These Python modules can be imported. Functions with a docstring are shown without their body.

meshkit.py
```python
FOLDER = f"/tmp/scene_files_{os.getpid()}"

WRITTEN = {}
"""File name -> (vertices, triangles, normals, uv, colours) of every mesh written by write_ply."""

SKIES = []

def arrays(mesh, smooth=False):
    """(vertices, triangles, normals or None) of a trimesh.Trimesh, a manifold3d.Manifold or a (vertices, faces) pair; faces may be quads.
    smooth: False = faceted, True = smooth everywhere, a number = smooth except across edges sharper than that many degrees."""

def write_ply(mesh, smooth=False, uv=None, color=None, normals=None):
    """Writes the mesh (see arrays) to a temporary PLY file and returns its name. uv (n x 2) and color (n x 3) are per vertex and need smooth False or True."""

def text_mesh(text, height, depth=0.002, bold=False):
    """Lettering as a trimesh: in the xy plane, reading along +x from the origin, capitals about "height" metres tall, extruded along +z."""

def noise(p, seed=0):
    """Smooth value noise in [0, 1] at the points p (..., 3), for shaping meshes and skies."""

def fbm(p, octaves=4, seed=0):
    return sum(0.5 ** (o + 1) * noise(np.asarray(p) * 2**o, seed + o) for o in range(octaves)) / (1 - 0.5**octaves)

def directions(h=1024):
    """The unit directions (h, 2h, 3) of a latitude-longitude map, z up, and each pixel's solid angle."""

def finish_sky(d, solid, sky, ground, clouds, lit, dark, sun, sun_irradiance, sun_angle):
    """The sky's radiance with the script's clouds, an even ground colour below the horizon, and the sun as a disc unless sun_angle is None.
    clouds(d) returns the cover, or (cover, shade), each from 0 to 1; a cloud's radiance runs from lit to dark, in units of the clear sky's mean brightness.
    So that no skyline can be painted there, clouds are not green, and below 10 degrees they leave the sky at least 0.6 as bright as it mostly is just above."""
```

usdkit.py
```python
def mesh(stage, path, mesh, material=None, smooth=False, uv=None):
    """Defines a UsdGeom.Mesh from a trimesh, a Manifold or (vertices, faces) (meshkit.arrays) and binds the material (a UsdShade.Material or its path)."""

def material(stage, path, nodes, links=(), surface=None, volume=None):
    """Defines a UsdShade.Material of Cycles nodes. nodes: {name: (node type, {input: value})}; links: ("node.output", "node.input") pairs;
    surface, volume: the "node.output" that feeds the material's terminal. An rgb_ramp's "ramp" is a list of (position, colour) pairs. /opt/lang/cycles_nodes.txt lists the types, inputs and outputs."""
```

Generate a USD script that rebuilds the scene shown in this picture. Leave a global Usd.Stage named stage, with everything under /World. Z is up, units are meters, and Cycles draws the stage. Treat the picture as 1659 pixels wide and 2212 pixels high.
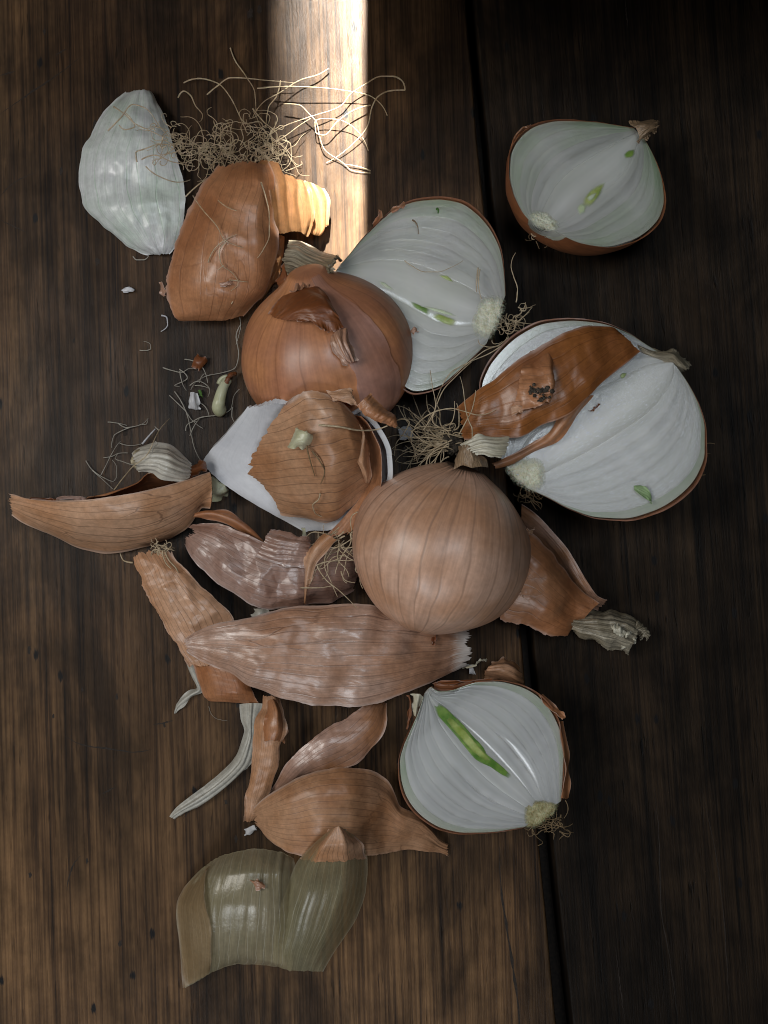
import math, random
import numpy as np
import trimesh, usdkit
from meshkit import noise, fbm
from scipy.interpolate import PchipInterpolator
from scipy.ndimage import map_coordinates
from pxr import Usd, UsdGeom, UsdLux, UsdShade, Gf

rng = np.random.default_rng(7)
stage = Usd.Stage.CreateInMemory()
UsdGeom.SetStageUpAxis(stage, UsdGeom.Tokens.z)
UsdGeom.SetStageMetersPerUnit(stage, 1.0)
UsdGeom.Xform.Define(stage, '/World')

# ------------------------------------------------------------------ camera
S, D, CX, CY = 0.0002, 2500.0, 829.5, 1106.0        # 1 unit of the plan = 0.2 mm, camera 0.5 m above the table
cam = UsdGeom.Camera.Define(stage, '/World/camera')
cam.AddTranslateOp().Set((0, 0, D * S))
cam.CreateHorizontalApertureAttr(36.0)
cam.CreateFocalLengthAttr(36.0 * D / 1659.0)
cam.CreateExposureAttr(0.15)

# ------------------------------------------------------------------ light
def aim(prim, src, dst):
    up = (0, 1, 0) if abs(src[0] - dst[0]) + abs(src[1] - dst[1]) < 1e-6 else (0, 0, 1)
    prim.AddTransformOp().Set(Gf.Matrix4d().SetLookAt(Gf.Vec3d(*src), Gf.Vec3d(*dst), Gf.Vec3d(*up)).GetInverse())

def rect(name, src, dst, w, h, power, col):
    l = UsdLux.RectLight.Define(stage, '/World/' + name)
    l.CreateWidthAttr(w); l.CreateHeightAttr(h); l.CreateIntensityAttr(power); l.CreateColorAttr(col)
    aim(l, src, dst)

rect('window_light', (-0.50, 0.06, 0.66), (0.0, 0.0, 0.0), 0.24, 0.34, 9.2, (1.0, 0.975, 0.93))
rect('room_light', (-0.24, -0.72, 0.62), (0.0, 0.0, 0.0), 0.30, 0.30, 7.0, (0.90, 0.95, 1.0))
rect('overhead_window_light', (0.07, 0.13, 0.95), (0.02, 0.02, 0.0), 0.16, 0.24, 12.0, (0.83, 0.92, 1.0))
spot = UsdLux.SphereLight.Define(stage, '/World/sunbeam_lamp')
spot.CreateRadiusAttr(0.009); spot.CreateIntensityAttr(165000); spot.CreateColorAttr((1.0, 0.975, 0.90))
aim(spot, (-0.02, 0.65, 0.75), (-0.02, 0.215, 0.0))
sh = UsdLux.ShapingAPI.Apply(spot.GetPrim()); sh.CreateShapingConeAngleAttr(7.6); sh.CreateShapingConeSoftnessAttr(0.25)

# ------------------------------------------------------------------ material helper
def mat(name, nodes, links, surface, volume=None):
    return usdkit.material(stage, '/World/Looks/' + name, nodes, links, surface=surface)

def skin_mat(name, base, alt, dark, nv=11, vein=0.75, cross=0.4, rough=0.4, transl=0.2, streak=0.16, bump=0.3,
             freckle=0.16, spec=0.5, clear=0.0, tip=None, tip_at=(0.0, 0.0), seed=0.0, coat=0.42, coat_rough=.33, lw=.055, pale=.5):
    """Dry papery onion skin: u runs along the veins, v across them."""
    N = {
        "tc": ("texture_coordinate", {}), "uv": ("separate_xyz", {}),
        "g": ("geometry", {}),
        "wobv": ("mapping", {"scale": (2.2, 2.0, 1), "location": (seed, seed * 2, 0)}), "wob": ("noise_texture", {"scale": 1.0, "detail": 2}),
        "wobs": ("math", {"math_type": "multiply_add", "value2": 1.7, "value3": seed}),
        "w": ("math", {"math_type": "multiply_add", "value2": float(nv)}),
        "vor": ("voronoi_texture", {"dimensions": "1D", "feature": "distance_to_edge", "scale": 1.0, "randomness": 0.75}),
        "line": ("map_range", {"range_type": "smoothstep", "from_min": 0.006, "from_max": lw, "to_min": 1.0, "to_max": 0.0, "clamp": True}),
        "modv": ("mapping", {"scale": (3.0, nv * 0.8, 1), "location": (seed, 3, 0)}), "modn": ("noise_texture", {"scale": 1.0, "detail": 2}),
        "mod": ("map_range", {"from_min": 0.32, "from_max": 0.62, "to_min": 0.35, "to_max": 1.0, "clamp": True}),
        "vein": ("math", {"math_type": "multiply"}),
        "crv": ("mapping", {"scale": (4.2, nv * 0.8, 1), "location": (seed * 3, 0, 0)}), "crd": ("noise_texture", {"scale": 1.6, "detail": 2}),
        "crm": ("mix_color", {"fac": 0.22}),
        "cr": ("voronoi_texture", {"dimensions": "2D", "feature": "distance_to_edge", "scale": 1.0}),
        "crl": ("map_range", {"range_type": "smoothstep", "from_min": 0.004, "from_max": 0.03, "to_min": 1.0, "to_max": 0.0, "clamp": True}),
        "crn": ("noise_texture", {"scale": 28.0, "detail": 1}),
        "crk": ("map_range", {"from_min": 0.5, "from_max": 0.62, "to_min": 0.0, "to_max": cross, "clamp": True}),
        "crx": ("math", {"math_type": "multiply"}),
        "lines": ("math", {"math_type": "maximum"}),
        "linesk": ("math", {"math_type": "multiply", "value2": vein}),
        "stv": ("mapping", {"scale": (3.0, 95.0, 1), "location": (0, seed, 0)}), "stn": ("noise_texture", {"scale": 1.0, "detail": 3, "roughness": 0.6}),
        "str": ("map_range", {"from_min": 0.3, "from_max": 0.7, "to_min": 1.0 - streak, "to_max": 1.0 + streak * 0.4, "clamp": True}),
        "mo": ("noise_texture", {"scale": 38.0, "detail": 3, "roughness": 0.55}),
        "mor": ("map_range", {"from_min": 0.4, "from_max": 0.62, "to_min": 0.0, "to_max": 1.0, "clamp": True}),
        "fr": ("noise_texture", {"scale": 420.0, "detail": 3, "roughness": 0.7}),
        "frr": ("map_range", {"from_min": 0.35, "from_max": 0.65, "to_min": 1.0 - freckle, "to_max": 1.0 + freckle * 0.5, "clamp": True}),
        "c1": ("mix_color", {"a": base, "b": alt}),
        "c2": ("mix_color", {"blend_type": "multiply", "fac": 1.0, "use_clamp": False}),
        "c3": ("mix_color", {"blend_type": "multiply", "fac": 1.0, "use_clamp": False}),
        "c4": ("mix_color", {"b": dark}),
        "h1": ("math", {"math_type": "multiply_add", "value2": 0.18}),
        "hl": ("math", {"math_type": "multiply", "value2": -0.55}),
        "h2": ("math", {"math_type": "multiply_add", "value2": 0.35}),
        "bump": ("bump", {"strength": bump, "distance": 0.0007}),
        "ro": ("map_range", {"from_min": 0.3, "from_max": 0.7, "to_min": rough - 0.08, "to_max": rough + 0.14, "clamp": True}),
        "p": ("principled_bsdf", {"specular_ior_level": spec, "coat_weight": coat, "coat_roughness": coat_rough}),
        "tr": ("translucent_bsdf", {}), "mx": ("mix_closure", {"fac": transl}),
    }
    L = [("tc.UV", "uv.vector"), ("tc.UV", "wobv.vector"), ("wobv.vector", "wob.vector"), ("wob.fac", "wobs.value1"),
         ("uv.y", "w.value1"), ("wobs.value", "w.value3"), ("w.value", "vor.w"), ("vor.distance", "line.value"),
         ("tc.UV", "modv.vector"), ("modv.vector", "modn.vector"), ("modn.fac", "mod.value"), ("line.result", "vein.value1"), ("mod.result", "vein.value2"),
         ("tc.UV", "crv.vector"), ("crv.vector", "crd.vector"), ("crv.vector", "crm.a"), ("crd.color", "crm.b"), ("crm.result", "cr.vector"), ("cr.distance", "crl.value"),
         ("g.position", "crn.vector"), ("crn.fac", "crk.value"), ("crl.result", "crx.value1"), ("crk.result", "crx.value2"),
         ("vein.value", "lines.value1"), ("crx.value", "lines.value2"), ("lines.value", "linesk.value1"),
         ("tc.UV", "stv.vector"), ("stv.vector", "stn.vector"), ("stn.fac", "str.value"),
         ("g.position", "mo.vector"), ("mo.fac", "mor.value"), ("g.position", "fr.vector"), ("fr.fac", "frr.value"),
         ("mor.result", "c1.fac"), ("c1.result", "c2.a"), ("str.result", "c2.b"), ("c2.result", "c3.a"), ("frr.result", "c3.b"),
         ("c3.result", "c4.a"), ("linesk.value", "c4.fac"),
         ("stn.fac", "h1.value1"), ("lines.value", "hl.value1"), ("hl.value", "h1.value3"), ("fr.fac", "h2.value1"), ("h1.value", "h2.value3"), ("h2.value", "bump.height"),
         ("mo.fac", "ro.value"), ("ro.result", "p.roughness"), ("bump.normal", "p.normal"), ("bump.normal", "tr.normal"),
         ("p.BSDF", "mx.closure1"), ("tr.BSDF", "mx.closure2")]
    out = "c4.result"
    if tip is not None:
        N["tipn"] = ("math", {"math_type": "multiply_add", "value2": 0.25})
        N["tipr"] = ("map_range", {"range_type": "smoothstep", "from_min": tip_at[0] + .125, "from_max": tip_at[1] + .125, "clamp": True})
        N["c5"] = ("mix_color", {"b": tip})
        N["c6"] = ("mix_color", {"blend_type": "multiply", "fac": 1.0})
        L += [("stn.fac", "tipn.value1"), ("uv.x", "tipn.value3"), ("tipn.value", "tipr.value"), ("tipr.result", "c5.fac"), (out, "c5.a"), ("c5.result", "c6.a"), ("str.result", "c6.b")]
        out = "c6.result"
    if pale:    # torn margins are thinner and paler
        N.update({"e1": ("math", {"math_type": "multiply_add", "value2": 2.0, "value3": -1.0}), "e2": ("math", {"math_type": "absolute"}), "e3": ("math", {"math_type": "multiply_add", "value2": .16}),
                  "e4": ("map_range", {"range_type": "smoothstep", "from_min": .99, "from_max": 1.09, "to_min": 0, "to_max": pale, "clamp": True}), "c8": ("mix_color", {"b": tuple(min(.8, .45 * x + .36) for x in base)})})
        L += [("uv.y", "e1.value1"), ("e1.value", "e2.value1"), ("e2.value", "e3.value3"), ("modn.fac", "e3.value1"), ("e3.value", "e4.value"), ("e4.result", "c8.fac"), (out, "c8.a")]
        out = "c8.result"
    L += [(out, "p.base_color"), (out, "tr.color")]
    surf = "mx.closure"
    if clear > 0:
        N["tp"] = ("transparent_bsdf", {"color": (1.0, .97, .9)}); N["mx2"] = ("mix_closure", {})
        N["clr"] = ("math", {"math_type": "multiply_add", "value2": -clear, "value3": clear})
        L += [("linesk.value", "clr.value1"), ("clr.value", "mx2.fac"), ("mx.closure", "mx2.closure1"), ("tp.BSDF", "mx2.closure2")]
        surf = "mx2.closure"
    return mat(name, N, L, surf)

def simple_mat(name, col, col2, scale=200.0, rough=0.6, bump=0.3, dist=0.0005, transl=0.0, sss=0.0, spec=0.4, detail=4, lo=.35, hi=.65):
    N = {"g": ("geometry", {}), "n": ("noise_texture", {"scale": scale, "detail": detail, "roughness": 0.65}),
         "r": ("map_range", {"from_min": lo, "from_max": hi, "clamp": True}), "c": ("mix_color", {"a": col, "b": col2}),
         "b": ("bump", {"strength": bump, "distance": dist}),
         "p": ("principled_bsdf", {"roughness": rough, "specular_ior_level": spec, "subsurface_weight": sss, "subsurface_scale": 0.002, "subsurface_radius": (1.0, 0.9, 0.7)}),
         "t": ("translucent_bsdf", {}), "m": ("mix_closure", {"fac": transl})}
    L = [("g.position", "n.vector"), ("n.fac", "r.value"), ("r.result", "c.fac"), ("n.fac", "b.height"), ("b.normal", "p.normal"),
         ("c.result", "p.base_color"), ("c.result", "t.color"), ("p.BSDF", "m.closure1"), ("t.BSDF", "m.closure2")]
    return mat(name, N, L, "m.closure" if transl else "p.BSDF")

def soft_mat(name, col, col2, scale, rough=.35, bump=.3, dist=.0005, inner=.55, outer=.95, jit=.5, sss=.2):
    N = {"tc": ("texture_coordinate", {}), "uv": ("separate_xyz", {}), "g": ("geometry", {}), "n": ("noise_texture", {"scale": scale, "detail": 4, "roughness": .65}), "n2": ("noise_texture", {"scale": scale * 2.2, "detail": 3, "roughness": .65}),
         "r": ("map_range", {"from_min": .35, "from_max": .65, "clamp": True}), "c": ("mix_color", {"a": col, "b": col2}), "b": ("bump", {"strength": bump, "distance": dist}),
         "p": ("principled_bsdf", {"roughness": rough, "subsurface_weight": sss, "subsurface_scale": .002}), "e": ("math", {"math_type": "multiply_add", "value2": jit}), "a": ("map_range", {"range_type": "smoothstep", "from_min": inner + jit * .5, "from_max": outer + jit * .5, "clamp": True}),
         "t": ("transparent_bsdf", {"color": (1, 1, 1)}), "m": ("mix_closure", {})}
    return mat(name, N, [("tc.UV", "uv.vector"), ("g.position", "n.vector"), ("g.position", "n2.vector"), ("n.fac", "r.value"), ("r.result", "c.fac"), ("n.fac", "b.height"), ("b.normal", "p.normal"), ("c.result", "p.base_color"),
        ("n2.fac", "e.value1"), ("uv.x", "e.value3"), ("e.value", "a.value"), ("a.result", "m.fac"), ("p.BSDF", "m.closure1"), ("t.BSDF", "m.closure2")], "m.closure")

def flesh_mat(name, base, green, gamt, rough=0.26, juice_glint=0.0, seed=0.0):
    """Cut onion flesh: u runs from neck to root, fraction of v runs across one layer."""
    N = {"tc": ("texture_coordinate", {}), "uv": ("separate_xyz", {}), "g": ("geometry", {}),
         "fq": ("math", {"math_type": "fraction"}),
         "edge": ("rgb_ramp", {"ramp": [(0, (1.0, 1.0, 1.0)), (.10, (1.05, 1.05, 1.05)), (.3, (.99, .99, .99)), (.65, (.90, .91, .90)), (.9, (.93, .935, .93)), (1, (.97, .97, .97))]}),
         "sv": ("mapping", {"scale": (1.7, 1.3, 1), "location": (seed, seed, 0)}), "sn": ("noise_texture", {"scale": 1.0, "detail": 3, "roughness": .42}),
         "sr": ("map_range", {"from_min": .3, "from_max": .68, "to_min": .80, "to_max": 1.10, "clamp": True}),
         "mn": ("noise_texture", {"scale": 55.0, "detail": 2}), "mr": ("map_range", {"from_min": .35, "from_max": .65, "to_min": gamt * .2, "to_max": gamt, "clamp": True}),
         "un": ("rgb_ramp", {"ramp": [(0, (1, 1, 1)), (.12, (.95, .95, .95)), (.35, (.7, .7, .7)), (.8, (.6, .6, .6)), (1, (.15, .15, .15))]}),
         "gm": ("math", {"math_type": "multiply"}),
         "c1": ("mix_color", {"a": base, "b": green}), "c2": ("mix_color", {"blend_type": "multiply", "fac": 1.0, "use_clamp": False}),
         "c3": ("mix_color", {"blend_type": "multiply", "fac": 1.0, "use_clamp": False}),
         "fn": ("noise_texture", {"scale": 520.0, "detail": 4, "roughness": .7}),
         "jv": ("mapping", {"scale": (7.0, 2.6, 1), "location": (seed, 0, 0)}), "jn": ("noise_texture", {"scale": 8.0, "detail": 5, "roughness": .7}),
         "jr": ("map_range", {"from_min": .56, "from_max": .61, "to_min": 0, "to_max": juice_glint, "clamp": True}), "jk": ("math", {"math_type": "multiply", "value2": .85}), "c9": ("mix_color", {"b": (.93, .94, .96)}),  # wet specks mix painted white glints into the base colour
         "ha": ("math", {"math_type": "multiply_add", "value2": .5}), "hb": ("math", {"math_type": "multiply_add", "value2": 2.2}),
         "b": ("bump", {"strength": .07 + .05 * juice_glint, "distance": .0006}),
         "ro": ("math", {"math_type": "multiply_add", "value2": -.9 * rough, "value3": rough, "use_clamp": True}),
         "p": ("principled_bsdf", {"specular_ior_level": .5, "coat_weight": .6, "coat_roughness": .12, "subsurface_weight": .7, "subsurface_scale": .004, "subsurface_radius": (1.0, .95, .8)})}
    L = [("tc.UV", "uv.vector"), ("uv.y", "fq.value1"), ("fq.value", "edge.fac"), ("tc.UV", "sv.vector"), ("sv.vector", "sn.vector"), ("sn.fac", "sr.value"),
         ("g.position", "mn.vector"), ("mn.fac", "mr.value"), ("uv.x", "un.fac"), ("mr.result", "gm.value1"), ("un.color", "gm.value2"), ("gm.value", "c1.fac"),
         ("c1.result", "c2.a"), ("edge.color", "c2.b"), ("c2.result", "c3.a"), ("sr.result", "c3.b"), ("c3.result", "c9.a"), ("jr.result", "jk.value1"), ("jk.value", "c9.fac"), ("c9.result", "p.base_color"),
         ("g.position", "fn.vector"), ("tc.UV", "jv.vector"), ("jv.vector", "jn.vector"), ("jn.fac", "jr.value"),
         ("sn.fac", "ha.value1"), ("fn.fac", "ha.value3"), ("jr.result", "hb.value1"), ("ha.value", "hb.value3"), ("hb.value", "b.height"), ("b.normal", "p.normal"), ("b.normal", "p.coat_normal"),
         ("jr.result", "ro.value1"), ("ro.value", "p.roughness")]
    return mat(name, N, L, "p.BSDF")

def wood_mat(name, pale, mid, dark, seed, rough=0.5, pore=0.6, ang=0.0, spec=.4, heart=False):  # heart: adds a dark band of painted shade along the plank
    N = {"g": ("geometry", {}), "mp": ("mapping", {"location": (0, 0, 0), "rotation": (0, 0, ang)}),
         "a": ("mapping", {"scale": (900.0, 13.0, 1), "location": (seed * 3, seed * 5.3, 0)}), "na": ("noise_texture", {"scale": 1.0, "detail": 4, "roughness": .6, "distortion": .25}),
         "b": ("mapping", {"scale": (260.0, 4.5, 1), "location": (seed * 7, seed * 9.3, 0)}), "nb": ("noise_texture", {"scale": 1.0, "detail": 3, "roughness": .55, "distortion": .4}),
         "c": ("mapping", {"scale": (1500.0, 110.0, 1), "location": (seed * 1, seed * 3.3, 0)}), "nc": ("noise_texture", {"scale": 1.0, "detail": 4, "roughness": .7}),
         "d": ("mapping", {"scale": (20.0, 6.0, 1), "location": (seed * 9, seed * 11.3, 0)}), "nd": ("noise_texture", {"scale": 1.0, "detail": 5, "roughness": .7, "distortion": .5}),
         "e": ("mapping", {"scale": (640.0, 60.0, 1), "location": (seed * 5, seed * 7.3, 0)}), "ne": ("noise_texture", {"scale": 1.0, "detail": 2, "roughness": .5}),
         "f": ("mapping", {"scale": (60.0, 40.0, 1), "location": (seed * 2, seed * 4.3, 0)}), "nf": ("noise_texture", {"scale": 1.0, "detail": 5, "roughness": .65}),
         "sum": ("math", {"math_type": "multiply_add", "value2": .55}), "nbh": ("math", {"math_type": "multiply", "value2": .45}),
         "ramp": ("rgb_ramp", {"ramp": [(.34, dark), (.46, mid), (.58, pale), (.74, tuple(1.25 * x for x in pale))]}),
         "pore": ("map_range", {"range_type": "smoothstep", "from_min": .60, "from_max": .70, "to_min": 0, "to_max": pore, "clamp": True}),
         "pmod": ("map_range", {"from_min": .42, "from_max": .62, "to_min": .15, "to_max": 1, "clamp": True}),
         "pm": ("math", {"math_type": "multiply"}),
         "c1": ("mix_color", {"b": tuple(.22 * x for x in dark)}),
         "stain": ("map_range", {"range_type": "smoothstep", "from_min": .38, "from_max": .60, "to_min": .42, "to_max": 1.2, "clamp": True}),
         "c2": ("mix_color", {"blend_type": "multiply", "fac": 1.0, "use_clamp": False}),
         "worn": ("map_range", {"from_min": .35, "from_max": .7, "to_min": .62, "to_max": 1.25, "clamp": True}),
         "c3": ("mix_color", {"blend_type": "multiply", "fac": 1.0, "use_clamp": False}),
         "k": ("voronoi_texture", {"dimensions": "2D", "feature": "f1", "scale": 1.0, "randomness": 1.0}), "kv": ("mapping", {"scale": (95.0, 46.0, 1)}),
         "kd": ("math", {"math_type": "multiply_add", "value2": .30}),
         "kr": ("map_range", {"range_type": "smoothstep", "from_min": .22, "from_max": .28, "to_min": 1.0, "to_max": 0.0, "clamp": True}),
         "ks": ("separate_color", {}), "kt": ("math", {"math_type": "greater_than", "value2": .92}), "km": ("math", {"math_type": "multiply"}),
         "c4": ("mix_color", {"b": (.008, .007, .007)}),
         "h": ("math", {"math_type": "multiply_add", "value2": .5}), "h2": ("math", {"math_type": "multiply_add", "value2": -.8}),
         "bp": ("bump", {"strength": .5, "distance": .0005}),
         "ro": ("map_range", {"from_min": .3, "from_max": .7, "to_min": rough + .16, "to_max": rough - .1, "clamp": True}),
         "p": ("principled_bsdf", {"specular_ior_level": spec, "coat_weight": .10 if heart else .03, "coat_roughness": .3})}
    L = [("g.position", "mp.vector")] + [x for k in "abcdef" for x in (("mp.vector", k + ".vector"), (k + ".vector", "n" + k + ".vector"))]
    L += [("nb.fac", "nbh.value1"), ("na.fac", "sum.value1"), ("nbh.value", "sum.value3"), ("sum.value", "ramp.fac"),
          ("ne.fac", "pore.value"), ("nf.fac", "pmod.value"), ("pore.result", "pm.value1"), ("pmod.result", "pm.value2"), ("pm.value", "c1.fac"), ("ramp.color", "c1.a"),
          ("nd.fac", "stain.value"), ("c1.result", "c2.a"), ("stain.result", "c2.b"), ("nf.fac", "worn.value"), ("c2.result", "c3.a"), ("worn.result", "c3.b"),
          ("mp.vector", "kv.vector"), ("kv.vector", "k.vector"), ("nc.fac", "kd.value1"), ("k.distance", "kd.value3"), ("kd.value", "kr.value"), ("k.color", "ks.color"),
          ("ks.r", "kt.value1"), ("kr.result", "km.value1"), ("kt.value", "km.value2"), ("km.value", "c4.fac"), ("c3.result", "c4.a"), ("c4.result", "p.base_color"),
          ("na.fac", "h.value1"), ("nc.fac", "h.value3"), ("pm.value", "h2.value1"), ("h.value", "h2.value3"), ("h2.value", "bp.height"), ("bp.normal", "p.normal"), ("bp.normal", "p.coat_normal"),
          ("nf.fac", "ro.value"), ("ro.result", "p.roughness")]
    if heart:    # mid-plank shade painted into the wood colour as a dark band, fainter further down
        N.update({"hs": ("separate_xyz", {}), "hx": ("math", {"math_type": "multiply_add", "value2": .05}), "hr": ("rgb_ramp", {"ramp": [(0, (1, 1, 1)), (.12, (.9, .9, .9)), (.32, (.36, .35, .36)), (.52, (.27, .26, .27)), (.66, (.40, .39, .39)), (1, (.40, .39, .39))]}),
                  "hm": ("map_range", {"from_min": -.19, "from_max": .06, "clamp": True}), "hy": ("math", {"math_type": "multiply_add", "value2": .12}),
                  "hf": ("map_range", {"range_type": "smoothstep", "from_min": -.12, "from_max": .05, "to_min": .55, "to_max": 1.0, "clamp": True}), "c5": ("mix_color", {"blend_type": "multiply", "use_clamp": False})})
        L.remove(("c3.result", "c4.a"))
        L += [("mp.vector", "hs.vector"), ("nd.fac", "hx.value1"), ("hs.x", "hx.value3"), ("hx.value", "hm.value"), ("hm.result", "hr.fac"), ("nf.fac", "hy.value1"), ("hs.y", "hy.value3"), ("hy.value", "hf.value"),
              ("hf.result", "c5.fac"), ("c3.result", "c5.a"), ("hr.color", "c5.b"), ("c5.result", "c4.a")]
    return mat(name, N, L, "p.BSDF")

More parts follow.
